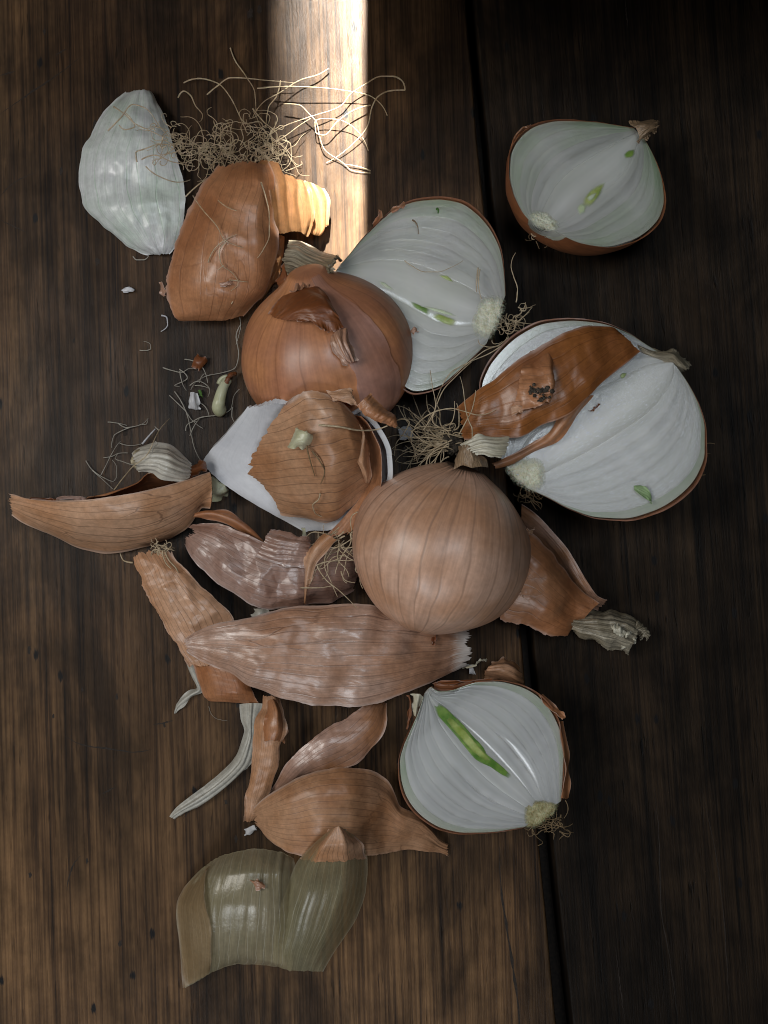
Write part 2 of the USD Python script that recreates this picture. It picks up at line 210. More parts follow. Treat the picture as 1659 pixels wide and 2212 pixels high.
TAN, DRK = (.66, .385, .235), (.12, .055, .03)
def wood_pair():
    return {'wood_left': wood_mat('wood_left', (.235, .130, .058), (.120, .063, .028), (.026, .015, .009), 1.3, rough=.55, ang=-.03, spec=.16, heart=True),  # left plank carries the painted shade band
            'wood_right': wood_mat('wood_right', (.030, .018, .0095), (.0145, .009, .0052), (.004, .003, .0022), 4.1, rough=.6, pore=.8, ang=-.075, spec=.12)}
M = {
    **wood_pair(),
    'tan': skin_mat('tan', lw=.08, base=TAN, alt=(.52, .25, .115), dark=DRK, nv=12, seed=1.7),
    'tan_few': skin_mat('tan_few', lw=.09, base=(.68, .41, .255), alt=(.58, .30, .155), dark=DRK, nv=7, cross=.9, seed=5.1, vein=.6),
    'tan_many': skin_mat('tan_many', lw=.065, base=(.58, .325, .185), alt=(.45, .21, .095), dark=(.13, .065, .035), nv=13, vein=.7, cross=.5, seed=8.2),
    'orange': skin_mat('orange', (.54, .25, .12), (.42, .165, .065), (.12, .04, .015), nv=9, vein=.5, seed=2.9, rough=.38, spec=.6),
    'lens_brown': skin_mat('lens_brown', lw=.08, base=(.36, .13, .035), alt=(.28, .095, .026), dark=(.09, .03, .01), nv=7, vein=.35, seed=2.2, rough=.38, spec=.5, streak=.25),
    'deep': skin_mat('deep', (.30, .10, .032), (.22, .066, .02), (.07, .022, .01), nv=9, vein=.5, seed=4.4, rough=.38),
    'silver': skin_mat('silver', lw=.08, base=(.52, .35, .29), alt=(.36, .195, .14), dark=(.12, .06, .045), nv=12, vein=.6, cross=.6, rough=.30, spec=1.0, seed=6.3, bump=.4, coat=.8),
    'flat': skin_mat('flat', lw=.08, base=(.60, .39, .295), alt=(.52, .275, .165), dark=(.13, .065, .045), nv=9, vein=.55, cross=.9, rough=.30, spec=.8, seed=9.7, tip=(.74, .68, .64), tip_at=(.86, .94)),
    'pinkish': skin_mat('pinkish', lw=.08, base=(.56, .35, .27), alt=(.45, .21, .10), dark=DRK, nv=8, vein=.6, rough=.3, seed=3.3, spec=.8),
    'onion': skin_mat('onion', coat=.3, coat_rough=.42, base=(.62, .385, .275), alt=(.50, .265, .155), dark=(.21, .125, .085), pale=0, nv=24, vein=.6, lw=.085, tip=(.10, .065, .045), tip_at=(.115, .02), cross=.3, rough=.36, seed=.4, streak=.12, transl=.0, bump=.12, freckle=.1, spec=.6),
    'onion_brown': skin_mat('onion_brown', coat=.35, coat_rough=.4, base=(.50, .215, .095), alt=(.40, .165, .085), dark=(.14, .05, .02), pale=0, nv=18, vein=.4, cross=.1, rough=.33, seed=7.7, streak=.2, transl=0., bump=.1, freckle=.1, spec=.6),
    'onion_grey': skin_mat('onion_grey', coat=.35, coat_rough=.4, base=(.45, .24, .185), alt=(.36, .165, .105), dark=(.13, .06, .035), pale=0, nv=5, vein=.5, cross=.15, rough=.33, seed=1.1, streak=.18, transl=0., bump=.1, freckle=.1, spec=.6),
    'rim': skin_mat('rim', (.27, .10, .04), (.19, .065, .022), (.05, .02, .01), pale=0, nv=20, vein=.6, rough=.45, seed=2.2, transl=.1),
    'flap_clear': skin_mat('flap_clear', (.60, .33, .15), (.52, .25, .10), (.25, .10, .04), nv=8, vein=.5, rough=.4, seed=2.5, transl=.45, clear=.12),
    'membrane': skin_mat('membrane', (.68, .61, .43), (.58, .52, .34), (.86, .86, .78), nv=18, vein=.4, cross=.25, rough=.16, spec=1.0, streak=.25, seed=3.8, transl=.15, clear=.70, freckle=.1, bump=.6, coat=.6, coat_rough=.24),
    'membrane_brown': skin_mat('membrane_brown', (.46, .34, .21), (.40, .28, .16), (.64, .50, .34), nv=9, vein=.4, cross=.3, rough=.3, spec=.7, streak=.25, seed=1.8, transl=.2, clear=.62, freckle=.1),
    'ribbon': skin_mat('ribbon', (.70, .68, .61), (.64, .61, .53), (.44, .41, .34), nv=7, vein=.4, cross=.1, rough=.32, seed=2.4, transl=.3, clear=.2),
    'white_skin': skin_mat('white_skin', (.70, .70, .70), (.58, .64, .58), (.36, .52, .36), nv=8, vein=.6, cross=.0, rough=.28, seed=5.6, transl=.1, streak=.2, freckle=.1, bump=.3, spec=.5, coat=.15, coat_rough=.35),
    'white_shell': skin_mat('white_shell', (.68, .68, .70), (.62, .62, .65), (.55, .55, .56), nv=8, vein=.2, cross=.0, rough=.4, seed=5.6, transl=.1, streak=.06, freckle=.05, bump=.12),
    'dry_leaf': skin_mat('dry_leaf', (.62, .58, .46), (.50, .45, .32), (.15, .12, .07), nv=11, vein=.75, cross=.05, rough=.4, seed=6.6, transl=.1),
    'garlic': skin_mat('garlic', (.64, .60, .52), (.52, .47, .38), (.14, .11, .08), nv=14, vein=.6, cross=.05, rough=.32, seed=7.1, transl=.1, spec=.6),
    'neck': skin_mat('neck', (.32, .21, .12), (.20, .12, .06), (.03, .018, .01), pale=0, nv=18, vein=.9, cross=.0, rough=.5, seed=8.8, transl=.0, streak=.6, bump=.8),
    'neck_grey': skin_mat('neck_grey', (.40, .35, .26), (.26, .20, .12), (.04, .03, .018), pale=0, nv=16, vein=.85, cross=.1, rough=.4, seed=9.9, transl=.0, streak=.6, bump=.8),
    'root': simple_mat('root', (.60, .49, .34), (.40, .30, .18), 500, rough=.6, transl=.15),
    'root_dark': simple_mat('root_dark', (.24, .16, .08), (.12, .08, .04), 400, rough=.6),
    'root_pale': simple_mat('root_pale', (.50, .47, .41), (.36, .33, .28), 400, rough=.55, transl=.15),
    'plate': soft_mat('plate', (.74, .72, .60), (.58, .55, .38), 520, rough=.45, bump=.8, dist=.001, inner=.45, outer=.95, jit=.7),
    'plate_old': soft_mat('plate_old', (.46, .42, .24), (.24, .20, .08), 480, rough=.5, bump=.9, dist=.0014, inner=.6, outer=1.0, jit=.5),
    'dry_end': simple_mat('dry_end', (.42, .36, .24), (.16, .12, .07), 420, rough=.6, bump=.9, dist=.0014),
    'soil': simple_mat('soil', (.09, .07, .05), (.02, .016, .012), 500, rough=.8, bump=1., dist=.002),
    'sprout': soft_mat('sprout', (.24, .32, .05), (.48, .52, .20), 170, bump=.1, inner=.45, outer=1.0, jit=.25),
    'sprout_deep': soft_mat('sprout_deep', (.07, .17, .02), (.20, .31, .06), 190, bump=.15, inner=.86, outer=1.0, jit=.1),
    'sprout_dark': soft_mat('sprout_dark', (.10, .20, .025), (.22, .32, .07), 170, bump=.1, inner=.4, outer=1.0, jit=.3),
    'sprout_pale': soft_mat('sprout_pale', (.52, .58, .32), (.64, .66, .48), 160, bump=.1, inner=.3, outer=1.0, jit=.4),
    'leaf_bit': skin_mat('leaf_bit', (.26, .42, .16), (.40, .54, .28), (.10, .26, .06), nv=7, vein=.6, cross=0., seed=4.),
    'green_bit': simple_mat('green_bit', (.05, .14, .02), (.10, .2, .03), 160),
    'bulb': simple_mat('bulb', (.60, .60, .42), (.50, .50, .30), 120, rough=.3, bump=.1, sss=.3),
    'white_bit': simple_mat('white_bit', (.72, .72, .74), (.58, .58, .62), 300, rough=.4, transl=.2),
    'scratch': simple_mat('scratch', (.012, .009, .007), (.03, .02, .014), 700, rough=.8),
    'white_flesh': flesh_mat('white_flesh', (.84, .82, .745), (.40, .58, .36), .25, seed=1.),
    'grey_flesh': flesh_mat('grey_flesh', (.81, .81, .765), (.42, .58, .40), .10, seed=4.),
    'pale_green_flesh': flesh_mat('pale_green_flesh', (.82, .82, .715), (.50, .66, .40), .75, seed=11.),
    'wet_flesh': flesh_mat('wet_flesh', (.85, .835, .77), (.42, .60, .40), .12, juice_glint=1.0, rough=.3, seed=7.),
    'green_flesh': flesh_mat('green_flesh', (.79, .81, .67), (.46, .64, .36), 1.0, seed=2.),
}

# ------------------------------------------------------------------ geometry helpers
def W(p):
    """plan point (x, y, height) as seen from the camera -> metres in the room"""
    p = np.asarray(p, float)
    k = S * (1 - p[..., 2] / D)
    return np.stack([(p[..., 0] - CX) * k, (CY - p[..., 1]) * k, p[..., 2] * S], -1)

ZOOM = {0: (0, 0, 1), 1: (122.7, 61.3, .4807), 2: (613.3, 214.7, .5545), 3: (736, 644, .5545), 4: (429.3, 552, .3327), 5: (0, 705.3, .3697),
        6: (245.3, 1104, .5176), 7: (337.3, 1441.3, .4067), 8: (828, 1380, .2957), 'A': (0, 0, .3327), 'R': (1104, 1042.6, .2218), 'E': (828, 828, .2403), 'N': (582.6, 460, .1479)}
def Z(k, pts):
    """surveyed sheet k -> plan units; points are (x, y) or (x, y, height)"""
    ox, oy, s = ZOOM[k]
    a = np.asarray(pts, float).copy()
    a[..., 0] = ox + a[..., 0] * s; a[..., 1] = oy + a[..., 1] * s
    return a

def curve(pts, n, closed=False):
    p = np.asarray(pts, float)
    if closed: p = np.vstack([p, p[:1]])
    d = np.r_[0, np.cumsum(np.linalg.norm(np.diff(p, axis=0), axis=1) + 1e-9)]
    return PchipInterpolator(d / d[-1], p)(np.linspace(0, 1, n))

def normals(P):
    du, dv = np.gradient(P, axis=0), np.gradient(P, axis=1)
    n = np.cross(du, dv)
    return n / np.maximum(np.linalg.norm(n, axis=-1, keepdims=True), 1e-9)

def grid_faces(nu, nv, o=0, flip=False):
    i, j = np.meshgrid(np.arange(nu - 1), np.arange(nv - 1), indexing='ij')
    a = (o + i * nv + j).ravel(); b = a + 1; c = a + nv; d = c + 1
    f = np.vstack([np.stack([a, c, d], 1), np.stack([a, d, b], 1)])
    return f[:, ::-1] if flip else f

def sheet(P, UV, thick):
    """two-sided sheet of the given thickness (metres) from a grid of points; normals of P should point up/out"""
    nu, nv = P.shape[:2]
    n = normals(P)
    if np.mean(n[..., 2]) < 0: n = -n
    flip = np.mean(normals(P)[..., 2]) < 0
    th = thick if np.ndim(thick) == 0 else thick[..., None]
    B = P - n * th
    v = [P.reshape(-1, 3), B.reshape(-1, 3)]; uv = [UV.reshape(-1, 2)] * 2
    f = [grid_faces(nu, nv, 0, flip), grid_faces(nu, nv, nu * nv, not flip)]
    o = 2 * nu * nv
    for (T, Q, U, fl) in ((P[0], B[0], UV[0], False), (P[-1], B[-1], UV[-1], True), (P[:, 0], B[:, 0], UV[:, 0], True), (P[:, -1], B[:, -1], UV[:, -1], False)):
        m = len(T); v += [T, Q]; uv += [U, U]
        a = o + np.arange(m - 1); b = a + m
        q = np.vstack([np.stack([a, a + 1, b + 1], 1), np.stack([a, b + 1, b], 1)])
        f.append(q if fl == flip else q[:, ::-1]); o += 2 * m
    return np.vstack(v), np.vstack(f), np.vstack(uv)

def net(rows, nu=70, nv=46, tear=(.01, .01, .02, .02), wrinkle=1.2, wf=(3, 14), crumple=0.0, cf=.02, seed=0, ridge=0.0, rf=12, edge=0.0, flare=4.0, warp=1.0):
    """smooth surface through rows of plan points, with torn edges and longitudinal wrinkles; returns plan points and uv"""
    K = max(len(r) for r in rows)
    R = np.stack([curve(np.asarray(r, float), K) if len(r) != K else np.asarray(r, float) for r in rows])
    R[..., 2] += edge * (R[..., 2].max(1, keepdims=True) - R[..., 2])
    A = PchipInterpolator(np.linspace(0, 1, K), R, axis=1)(np.linspace(0, 1, 90))
    A = PchipInterpolator(np.linspace(0, 1, len(rows)), A, axis=0)(np.linspace(0, 1, 140))
    u, v = np.meshgrid(np.linspace(0, 1, nu), np.linspace(0, 1, nv), indexing='ij')
    def jag(x, amp, k):
        q = np.stack([x * 9, x * 0 + k * 7.3, x * 0 + seed * 3.1], -1)
        q2 = np.stack([x * 37, x * 0 + k * 2.3, x * 0 + seed * 1.7], -1)
        q3 = np.stack([x * 110, x * 0 + k * 4.3, x * 0 + seed * 2.7], -1)
        return amp * np.clip(.6 * noise(q, 3) + .5 * noise(q2, 5) + .3 * noise(q3, 6) - .3, 0, 1.2) * 1.7
    v2 = v * (1 - jag(u, tear[0], 1) - jag(u, tear[1], 2)) + jag(u, tear[0], 1)
    u2 = u * (1 - jag(v, tear[2], 3) - jag(v, tear[3], 4)) + jag(v, tear[2], 3)
    P = np.stack([map_coordinates(A[..., k], [u2 * 139, v2 * 89], order=1, mode='nearest') for k in range(3)], -1)
    n = normals(P); n = np.where(n[..., 2:] < 0, -n, n)
    n[~np.isfinite(n)] = 0
    wrinkle = wrinkle * .5
    env = .3 + 1.4 * noise(np.stack([u2 * 3, v2 * 2, u * 0 + seed + 5], -1), 13)
    w = env * wrinkle * 2 * (noise(np.stack([u2 * wf[0], v2 * wf[1], u * 0 + seed], -1), 1) - .5)
    w += wrinkle * (noise(np.stack([u2 * wf[0] * 2.5, v2 * wf[1] * 2.4, u * 0 + seed], -1), 2) - .5)
    if crumple:
        c = fbm(np.stack([P[..., 0] * cf, P[..., 1] * cf, u * 0 + seed], -1), 3, 9)
        w += .45 * crumple * (1 - 2 * np.abs(2 * c - 1))
        rr_ = np.random.default_rng(seed + 77)
        for _ in range(5):    # straight creases, as in folded paper
            a_ = rr_.uniform(0, math.pi); lam = rr_.uniform(.55, 1.6) / cf
            ph_ = (P[..., 0] * math.cos(a_) + P[..., 1] * math.sin(a_) + 14 * c) / lam + rr_.uniform(0, 1)
            w += crumple * .32 * lam * cf * (np.abs(ph_ % 1 - .5) * 4 - 1)
    if ridge:
        w += ridge * np.abs(np.sin(v2 * math.pi * rf + 2 * noise(np.stack([u2 * 2, v2 * 3, u * 0 + seed], -1), 4)))
    fe = lambda k: flare * 3 * (noise(np.stack([u * 5, u * 0 + k, u * 0 + seed * 1.3], -1), 12) - .35)
    w += fe(1) * np.exp(-v / .05) + fe(2) * np.exp(-(1 - v) / .05)
    P = P + n * w[..., None]
    P[..., 2] = np.maximum(P[..., 2], 3.0)
    return P, np.stack([u2, v2], -1)

def zr(k, rows):
    return [Z(k, r) for r in rows]

def tube(pts, r0, r1=None, n=6, m=None, closed_ends=True, wob=0.0):
    """tapered tube through world points"""
    r1 = r0 if r1 is None else r1
    m = m or max(6, 4 * len(pts))
    c = curve(pts, m)
    t = np.gradient(c, axis=0); t /= np.maximum(np.linalg.norm(t, axis=1, keepdims=True), 1e-12)
    a = np.cross(t, [0, 0, 1.0]); bad = np.linalg.norm(a, axis=1) < 1e-3; a[bad] = [1, 0, 0]
    a /= np.linalg.norm(a, axis=1, keepdims=True); b = np.cross(t, a)
    r = np.linspace(r0, r1, m)
    if wob: r = r * (1 + wob * (rng.random(m) - .5))
    th = np.linspace(0, 2 * math.pi, n, endpoint=False)
    P = c[:, None] + r[:, None, None] * (np.cos(th)[None, :, None] * a[:, None] + np.sin(th)[None, :, None] * b[:, None])
    v = P.reshape(-1, 3); f = []
    i, j = np.meshgrid(np.arange(m - 1), np.arange(n), indexing='ij')
    A = (i * n + j).ravel(); B = (i * n + (j + 1) % n).ravel(); C = A + n; E = B + n
    f = np.vstack([np.stack([A, B, E], 1), np.stack([A, E, C], 1)])
    v = np.vstack([v, c[:1], c[-1:]]); k = len(v)
    jj = np.arange(n)
    f = np.vstack([f, np.stack([(jj + 1) % n, jj, jj * 0 + k - 2], 1), np.stack([(m - 1) * n + jj, (m - 1) * n + (jj + 1) % n, jj * 0 + k - 1], 1)])
    uv = np.zeros((len(v), 2)); uv[:m * n, 0] = np.repeat(np.linspace(0, 1, m), n); uv[:m * n, 1] = np.tile(np.linspace(0, 1, n), m)
    return v, f, uv

def join(items):
    v, f, uv, o = [], [], [], 0
    for a, b, c in items:
        v.append(a); f.append(b + o); uv.append(c); o += len(a)
    return np.vstack(v), np.vstack(f), np.vstack(uv)

def blob(center, r, seed=0, rough=.25, freq=1.6, sub=3, squash=(1, 1, 1)):
    m = trimesh.creation.icosphere(sub, 1.0)
    d = np.array(m.vertices)
    k = 1 + rough * 2 * (fbm(d * freq + seed * 3.7, 3, seed) - .5)
    v = np.asarray(center) + d * k[:, None] * r * np.asarray(squash)
    return v, np.array(m.faces), np.stack([.5 + .5 * d[:, 2], np.arctan2(d[:, 1], d[:, 0]) / 6.283 + .5], 1)

names = {}
def unique(parent, name):
    k = names.get((parent, name), 0); names[(parent, name)] = k + 1
    return f'{parent}/{name}' + (f'_{k:03d}' if k else '')

def put(path, geo, m, loc):
    v, f, uv = geo
    return usdkit.mesh(stage, path, (v - np.asarray(loc), f), M[m], smooth=True, uv=uv)

def thing(name, label, cat, parts, group=None, kind=None):
    """parts: list of (name, geometry, material[, label[, subparts]]); one unnamed part = a thing that is one mesh"""
    allv = np.vstack([p[1][0] for p in parts])
    loc = np.array([*(.5 * (allv.min(0) + allv.max(0)))[:2], allv[:, 2].min()])
    path = unique('/World', name)
    if len(parts) == 1 and parts[0][0] is None:
        prim = put(path, parts[0][1], parts[0][2], loc).GetPrim()
    else:
        prim = UsdGeom.Xform.Define(stage, path).GetPrim()
        for p in parts:
            q = unique(path, p[0])
            c = put(q, p[1], p[2], loc).GetPrim()
            if len(p) > 3 and p[3]: c.SetCustomDataByKey('label', p[3])
            if len(p) > 4:
                for s in p[4]:
                    put(unique(q, s[0]), s[1], s[2], loc)
    UsdGeom.Xformable(prim).AddTranslateOp().Set(Gf.Vec3d(*loc))
    if kind != 'structure':
        prim.SetCustomDataByKey('label', label); prim.SetCustomDataByKey('category', cat)
    if group: prim.SetCustomDataByKey('group', group)
    if kind: prim.SetCustomDataByKey('kind', kind)
    return prim

THIN = 0.00022
def skin(rows, thick=THIN, **k):
    P, UV = net(rows, **k)
    return sheet(W(P), UV, thick)

def strand(pts, r=2.0, r1=None, z=None, n=5, m=None):
    """root fibre through plan points (x, y[, h])"""
    p = np.asarray(pts, float)
    if p.shape[1] == 2: p = np.c_[p, np.full(len(p), z if z is not None else 4.0)]
    r, r1 = r * .68, (r if r1 is None else r1) * .58
    return tube(W(p), r * S, r1 * S, n=n, m=m, wob=.35)

def curl(x, y, h, ang, length, turn=.5, seed=0, hmin=4, hmax=120, dh=0.0, steps=14):
    """wandering root path in plan units"""
    r = np.random.default_rng(seed)
    p = [(x, y, h)]; k = r.normal(0, turn * .5); st = length / steps
    for _ in range(steps):
        k = .75 * k + r.normal(0, turn * .45); ang += k
        x += math.cos(ang) * st; y += math.sin(ang) * st; h = float(np.clip(h + dh * st + r.normal(0, st * .22), hmin, hmax))
        p.append((x, y, h))
    return p

# ------------------------------------------------------------------ table
def plank(left, right, m, name):
    """left, right: plan polylines (x at y) of the long edges"""
    ys = np.linspace(-700, 2900, 60)
    xl = np.interp(ys, *left, left=None) if callable(left) is False else left(ys)
    xr = np.interp(ys, *right) if callable(right) is False else right(ys)
    xl = xl + 2.2 * (noise(np.stack([ys * .02, ys * 0, ys * 0], -1), 2) - .5); xr = xr + 2.6 * (noise(np.stack([ys * .017, ys * 0 + 5, ys * 0], -1), 3) - .5)
    prof = [(0, -110), (0, -9), (1, -4), (3, -1), (6.5, 0)]
    rows = []
    for y, a, b in zip(ys, xl, xr):
        row = [(a + o, y, h) for o, h in prof] + [(a + (b - a) * t, y, 0) for t in (.1, .3, .5, .7, .9)] + [(b - o, y, h) for o, h in prof[::-1]]
        rows.append(row)
    P = np.asarray(rows, float)
    V = np.stack([(P[..., 0] - CX) * S, (CY - P[..., 1]) * S, P[..., 2] * S], -1)
    v, f, uv = V.reshape(-1, 3), grid_faces(*V.shape[:2]), np.zeros((V.shape[0] * V.shape[1], 2))
    n = np.cross(v[f[0, 1]] - v[f[0, 0]], v[f[0, 2]] - v[f[0, 0]])
    mid = f[len(f) // 4]
    nn = np.cross(v[mid[1]] - v[mid[0]], v[mid[2]] - v[mid[0]])
    zc = np.cross(v[f[:, 1]] - v[f[:, 0]], v[f[:, 2]] - v[f[:, 0]])[:, 2].sum()
    if zc < 0: f = f[:, ::-1]
    return v, f, uv

def scratch(pts, w=1.3):
    c = curve(Z(0, pts), 24); c = np.c_[c + rng.normal(0, .5, c.shape), np.zeros(24)]
    t = np.gradient(c, axis=0); nrm = np.stack([-t[:, 1], t[:, 0]], 1); nrm /= np.linalg.norm(nrm, axis=1, keepdims=True)
    ww = w * np.sin(np.linspace(.1, 3.04, 24)) * (.5 + rng.random(24))
    P = np.stack([np.c_[c[:, :2] + nrm * ww[:, None], np.full(24, .25)], np.c_[c[:, :2] - nrm * ww[:, None], np.full(24, .25)]], 1)
    v = np.stack([(P[..., 0] - CX) * S, (CY - P[..., 1]) * S, P[..., 2] * S], -1)
    f = grid_faces(24, 2)
    vv = v.reshape(-1, 3)
    if np.cross(vv[f[0, 1]] - vv[f[0, 0]], vv[f[0, 2]] - vv[f[0, 0]])[2] < 0: f = f[:, ::-1]
    return vv, f, np.zeros((48, 2))

E1 = (np.array([-700, 0, 1823, 2212, 2900]), np.array([945, 1006, 1165, 1202, 1268]))
E2 = (np.array([-700, 0, 1350, 1823, 2212, 2900]), np.array([960, 1024, 1148, 1193, 1236, 1312]))
FAR_L = (np.array([-700, 2900]), np.array([-900, -900])); FAR_R = (np.array([-700, 2900]), np.array([2500, 2600]))
SCR = [scratch([(0, 247), (60, 205), (120, 165), (178, 120)], 1.6), scratch([(0, 163), (33, 154)], 1.5), scratch([(118, 120), (145, 105)], 1.6),
       scratch([(140, 1590), (190, 1612), (240, 1618), (288, 1625), (330, 1617)], 1.6), scratch([(0, 425), (30, 395), (80, 373)], 1.2), scratch([(0, 475), (60, 503)], 1.2),
       scratch([(145, 1925), (158, 1870), (175, 1848)], 1.4), scratch([(395, 1770), (420, 1735)], 1.), scratch([(220, 1715), (250, 1700)], 1.5), scratch([(330, 1565), (352, 1562), (375, 1556)], 1.4)]
PIT = [(63, 1402, 7), (540, 30, 9), (583, 1498, 6), (355, 1567, 4), (178, 1490, 4), (252, 1505, 5), (115, 1548, 4), (530, 1508, 9), (514, 1523, 5), (590, 1640, 4), (487, 1690, 4), (488, 1732, 5), (510, 1812, 6), (533, 1878, 7), (422, 1985, 7), (260, 2038, 6), (65, 1890, 5), (188, 1860, 4), (205, 270, 8), (132, 370, 6), (560, 20, 7), (96, 68, 5), (210, 565, 7), (160, 735, 5), (270, 930, 8), (455, 820, 6)]
def pit(x, y, r):
    th = np.linspace(0, 2 * math.pi, 14, endpoint=False); k = r * (.55 + .6 * rng.random(14))
    p = np.c_[x + .75 * k * np.cos(th), y + 1.5 * k * np.sin(th), np.full(14, .3)]; p = np.vstack([p, [[x, y, .3]]])
    v = np.stack([(p[:, 0] - CX) * S, (CY - p[:, 1]) * S, p[:, 2] * S], -1); j = np.arange(14)
    return v, np.stack([(j + 1) % 14, j, j * 0 + 14], 1), np.zeros((15, 2))
CRK = [scratch([(1079, 1830), (1082, 1920), (1093, 1990), (1108, 2090), (1122, 2212), (1125, 2300)], 2.6), scratch([(1290, 1680), (1290, 1760)], .8)]
thing('table_top', '', '', [
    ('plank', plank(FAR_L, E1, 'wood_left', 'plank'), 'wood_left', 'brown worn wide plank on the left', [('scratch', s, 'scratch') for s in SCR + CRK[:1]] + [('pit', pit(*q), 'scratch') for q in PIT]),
    ('plank', plank(E2, FAR_R, 'wood_right', 'plank'), 'wood_right', 'nearly black wide plank on the right', [('crack', s, 'scratch') for s in
        [scratch([(1411, 1690), (1423, 1800), (1427, 1950), (1450, 2090), (1465, 2212)], 1.0), scratch([(1515, 1700), (1560, 1950), (1575, 2212)], .9), scratch([(1330, 2050), (1350, 2212)], .9), scratch([(1170, 200), (1180, 330)], .9), scratch([(1350, 0), (1356, 60)], 1.2)]]),
], kind='structure')
bx = trimesh.creation.box(bounds=((-.5, -.6, -.06), (.5, .6, -.0225)))
thing('table_frame', '', '', [(None, (np.array(bx.vertices), np.array(bx.faces), np.zeros((len(bx.vertices), 2))), 'scratch')], kind='structure')
# unseen boards added to trim the sunbeam, beyond the top of the frame
def boardgeo(a, b):
    m = trimesh.creation.box(bounds=(a, b)); return np.array(m.vertices), np.array(m.faces), np.zeros((8, 2))
thing('sunbeam_gobo', '', '', [
    ('board', boardgeo((-.0112, .185, .15), (.35, .50, .154)), 'scratch'), ('board', boardgeo((-.40, .40, .53), (-.0228, .66, .534)), 'scratch'), ('board', boardgeo((-.12, .166, .156), (.05, .2085, .160)), 'scratch')], kind='structure')

# ------------------------------------------------------------------ half onions
def half(name, label, kL, L, kR, R, h0, tilt, bounds, mats, extra, plate, skin_rim=1.03, gaps=(), depth=None, seed=0, groove=.10):
    """an onion cut from neck to root; L, R: plan outlines of the face from neck to root"""
    L, R = Z(kL, L), Z(kR, R)
    cx, cy = np.vstack([L, R]).mean(0)
    hh = lambda p: np.c_[p, h0 + tilt[0] * (p[:, 0] - cx) + tilt[1] * (p[:, 1] - cy)]
    nT = 64
    Lw, Rw = W(hh(curve(L, nT))), W(hh(curve(R, nT)))
    c, hw = (Lw + Rw) / 2, (Lw - Rw) / 2
    w = np.linalg.norm(hw, axis=1)
    ax = c[-1] - c[0]
    n = np.cross(hw[nT // 2], ax); n /= np.linalg.norm(n)
    if n[2] < 0: n = -n
    k = depth
    if k is None:
        lo, hi = .4, 1.25
        for _ in range(30):
            k = (lo + hi) / 2
            zmin = min((c + hw * math.cos(a) - n * (k * w * math.sin(a))[:, None])[:, 2].min() for a in np.linspace(.6, 2.5, 15))
            lo, hi = (k, hi) if zmin > .0009 else (lo, k)
    tt = np.linspace(0, 1, nT)
    def ring(s, th, lift=0.0):
        """s scalar or (nT,), th array -> points (nT, len(th), 3)"""
        s = np.broadcast_to(np.asarray(s, float), (nT,))
        return c[:, None] + (hw * s[:, None])[:, None] * np.cos(th)[None, :, None] - n[None, None] * (k * w * s)[:, None, None] * np.sin(th)[None, :, None]
    def layer(so, si, idx):
        q = np.array([0, 0, .02, .12, .35, .65, .88, .98, 1.0, 1.0]); z = np.array([-.0006, -.00008, -.00003, .0, .00005, .00006, .00002, -.00003, -.00008, -.0006]) * np.r_[1, [groove] * 8, 1]
        if groove < 1: z[0] = z[-1] = -.00003
        so = np.broadcast_to(np.asarray(so, float), (nT,)); si = np.broadcast_to(np.asarray(si, float), (nT,))
        t1 = np.linspace(.06, math.pi - .06, 15)
        def band(sign):
            sj = si.copy()
            for gi, gs, g0, g1, gw in gaps:
                if gi == idx and gs == sign: sj = sj + gw * np.sin(np.clip((tt - g0) / (g1 - g0), 0, 1) * math.pi) ** .8
            return np.stack([c + hw * (sign * (so + (sj - so) * a))[:, None] + n * b for a, b in zip(q, z)], 1)
        under_i = ring(si, t1); under_o = ring(so, t1[::-1])
        P = np.concatenate([band(1), under_i, band(-1)[:, ::-1], under_o, ], 1)
        vv = np.concatenate([idx + .001 + .998 * q, np.full(15, idx + .999), idx + .001 + .998 * q[::-1], np.full(15, idx + .001)])
        P = np.concatenate([P, P[:, :1]], 1); vv = np.r_[vv, vv[:1]]
        m = P.shape[1]
        UV = np.stack([np.repeat(tt[:, None], m, 1), np.repeat(vv[None], nT, 0)], -1)
        v, f, uv = P.reshape(-1, 3), grid_faces(nT, m), UV.reshape(-1, 2)
        tri = v[f]; vol = np.einsum('ij,ij->i', tri[:, 0] - c[nT // 2], np.cross(tri[:, 1] - c[nT // 2], tri[:, 2] - c[nT // 2])).sum()
        return v, (f if vol > 0 else f[:, ::-1]), uv
    def wavy(s, amp, kk):
        return s + amp * 2 * (noise(np.stack([tt * 3.2, tt * 0 + kk, tt * 0 + seed], -1), 8) - .5) * np.sin(tt * math.pi)
    parts = []
    bs = [wavy(b, .012 if 0 < i < len(bounds) else 0, i) for i, b in enumerate(bounds)]
    for i in range(len(bounds) - 1):
        gap = .0006 if groove > 1 else 0.0
        parts.append(('layer', layer(bs[i] - (gap if i else 0), bs[i + 1] + gap * 0.3, i), mats[min(i, len(mats) - 1)]))
    t1 = np.linspace(.02, math.pi - .02, 15)
    # heart
    q = np.linspace(-1, 1, 17); core = bs[-1] - .001
    P = np.concatenate([np.stack([c + hw * (core * a)[:, None] + n * (.0002 * (1 - a * a) - (.0002 if abs(a) > .97 else 0)) for a in q], 1), ring(core, t1)[:, :]], 1)
    P = np.concatenate([P, P[:, :1]], 1)
    UV = np.stack([np.repeat(tt[:, None], P.shape[1], 1), np.repeat(np.r_[20.1 + .8 * np.abs(q), np.full(P.shape[1] - 17, 20.5)][None], nT, 0)], -1)
    v, f = P.reshape(-1, 3), grid_faces(nT, P.shape[1])
    tri = v[f]; vol = np.einsum('ij,ij->i', tri[:, 0] - c[nT // 2], np.cross(tri[:, 1] - c[nT // 2], tri[:, 2] - c[nT // 2])).sum()
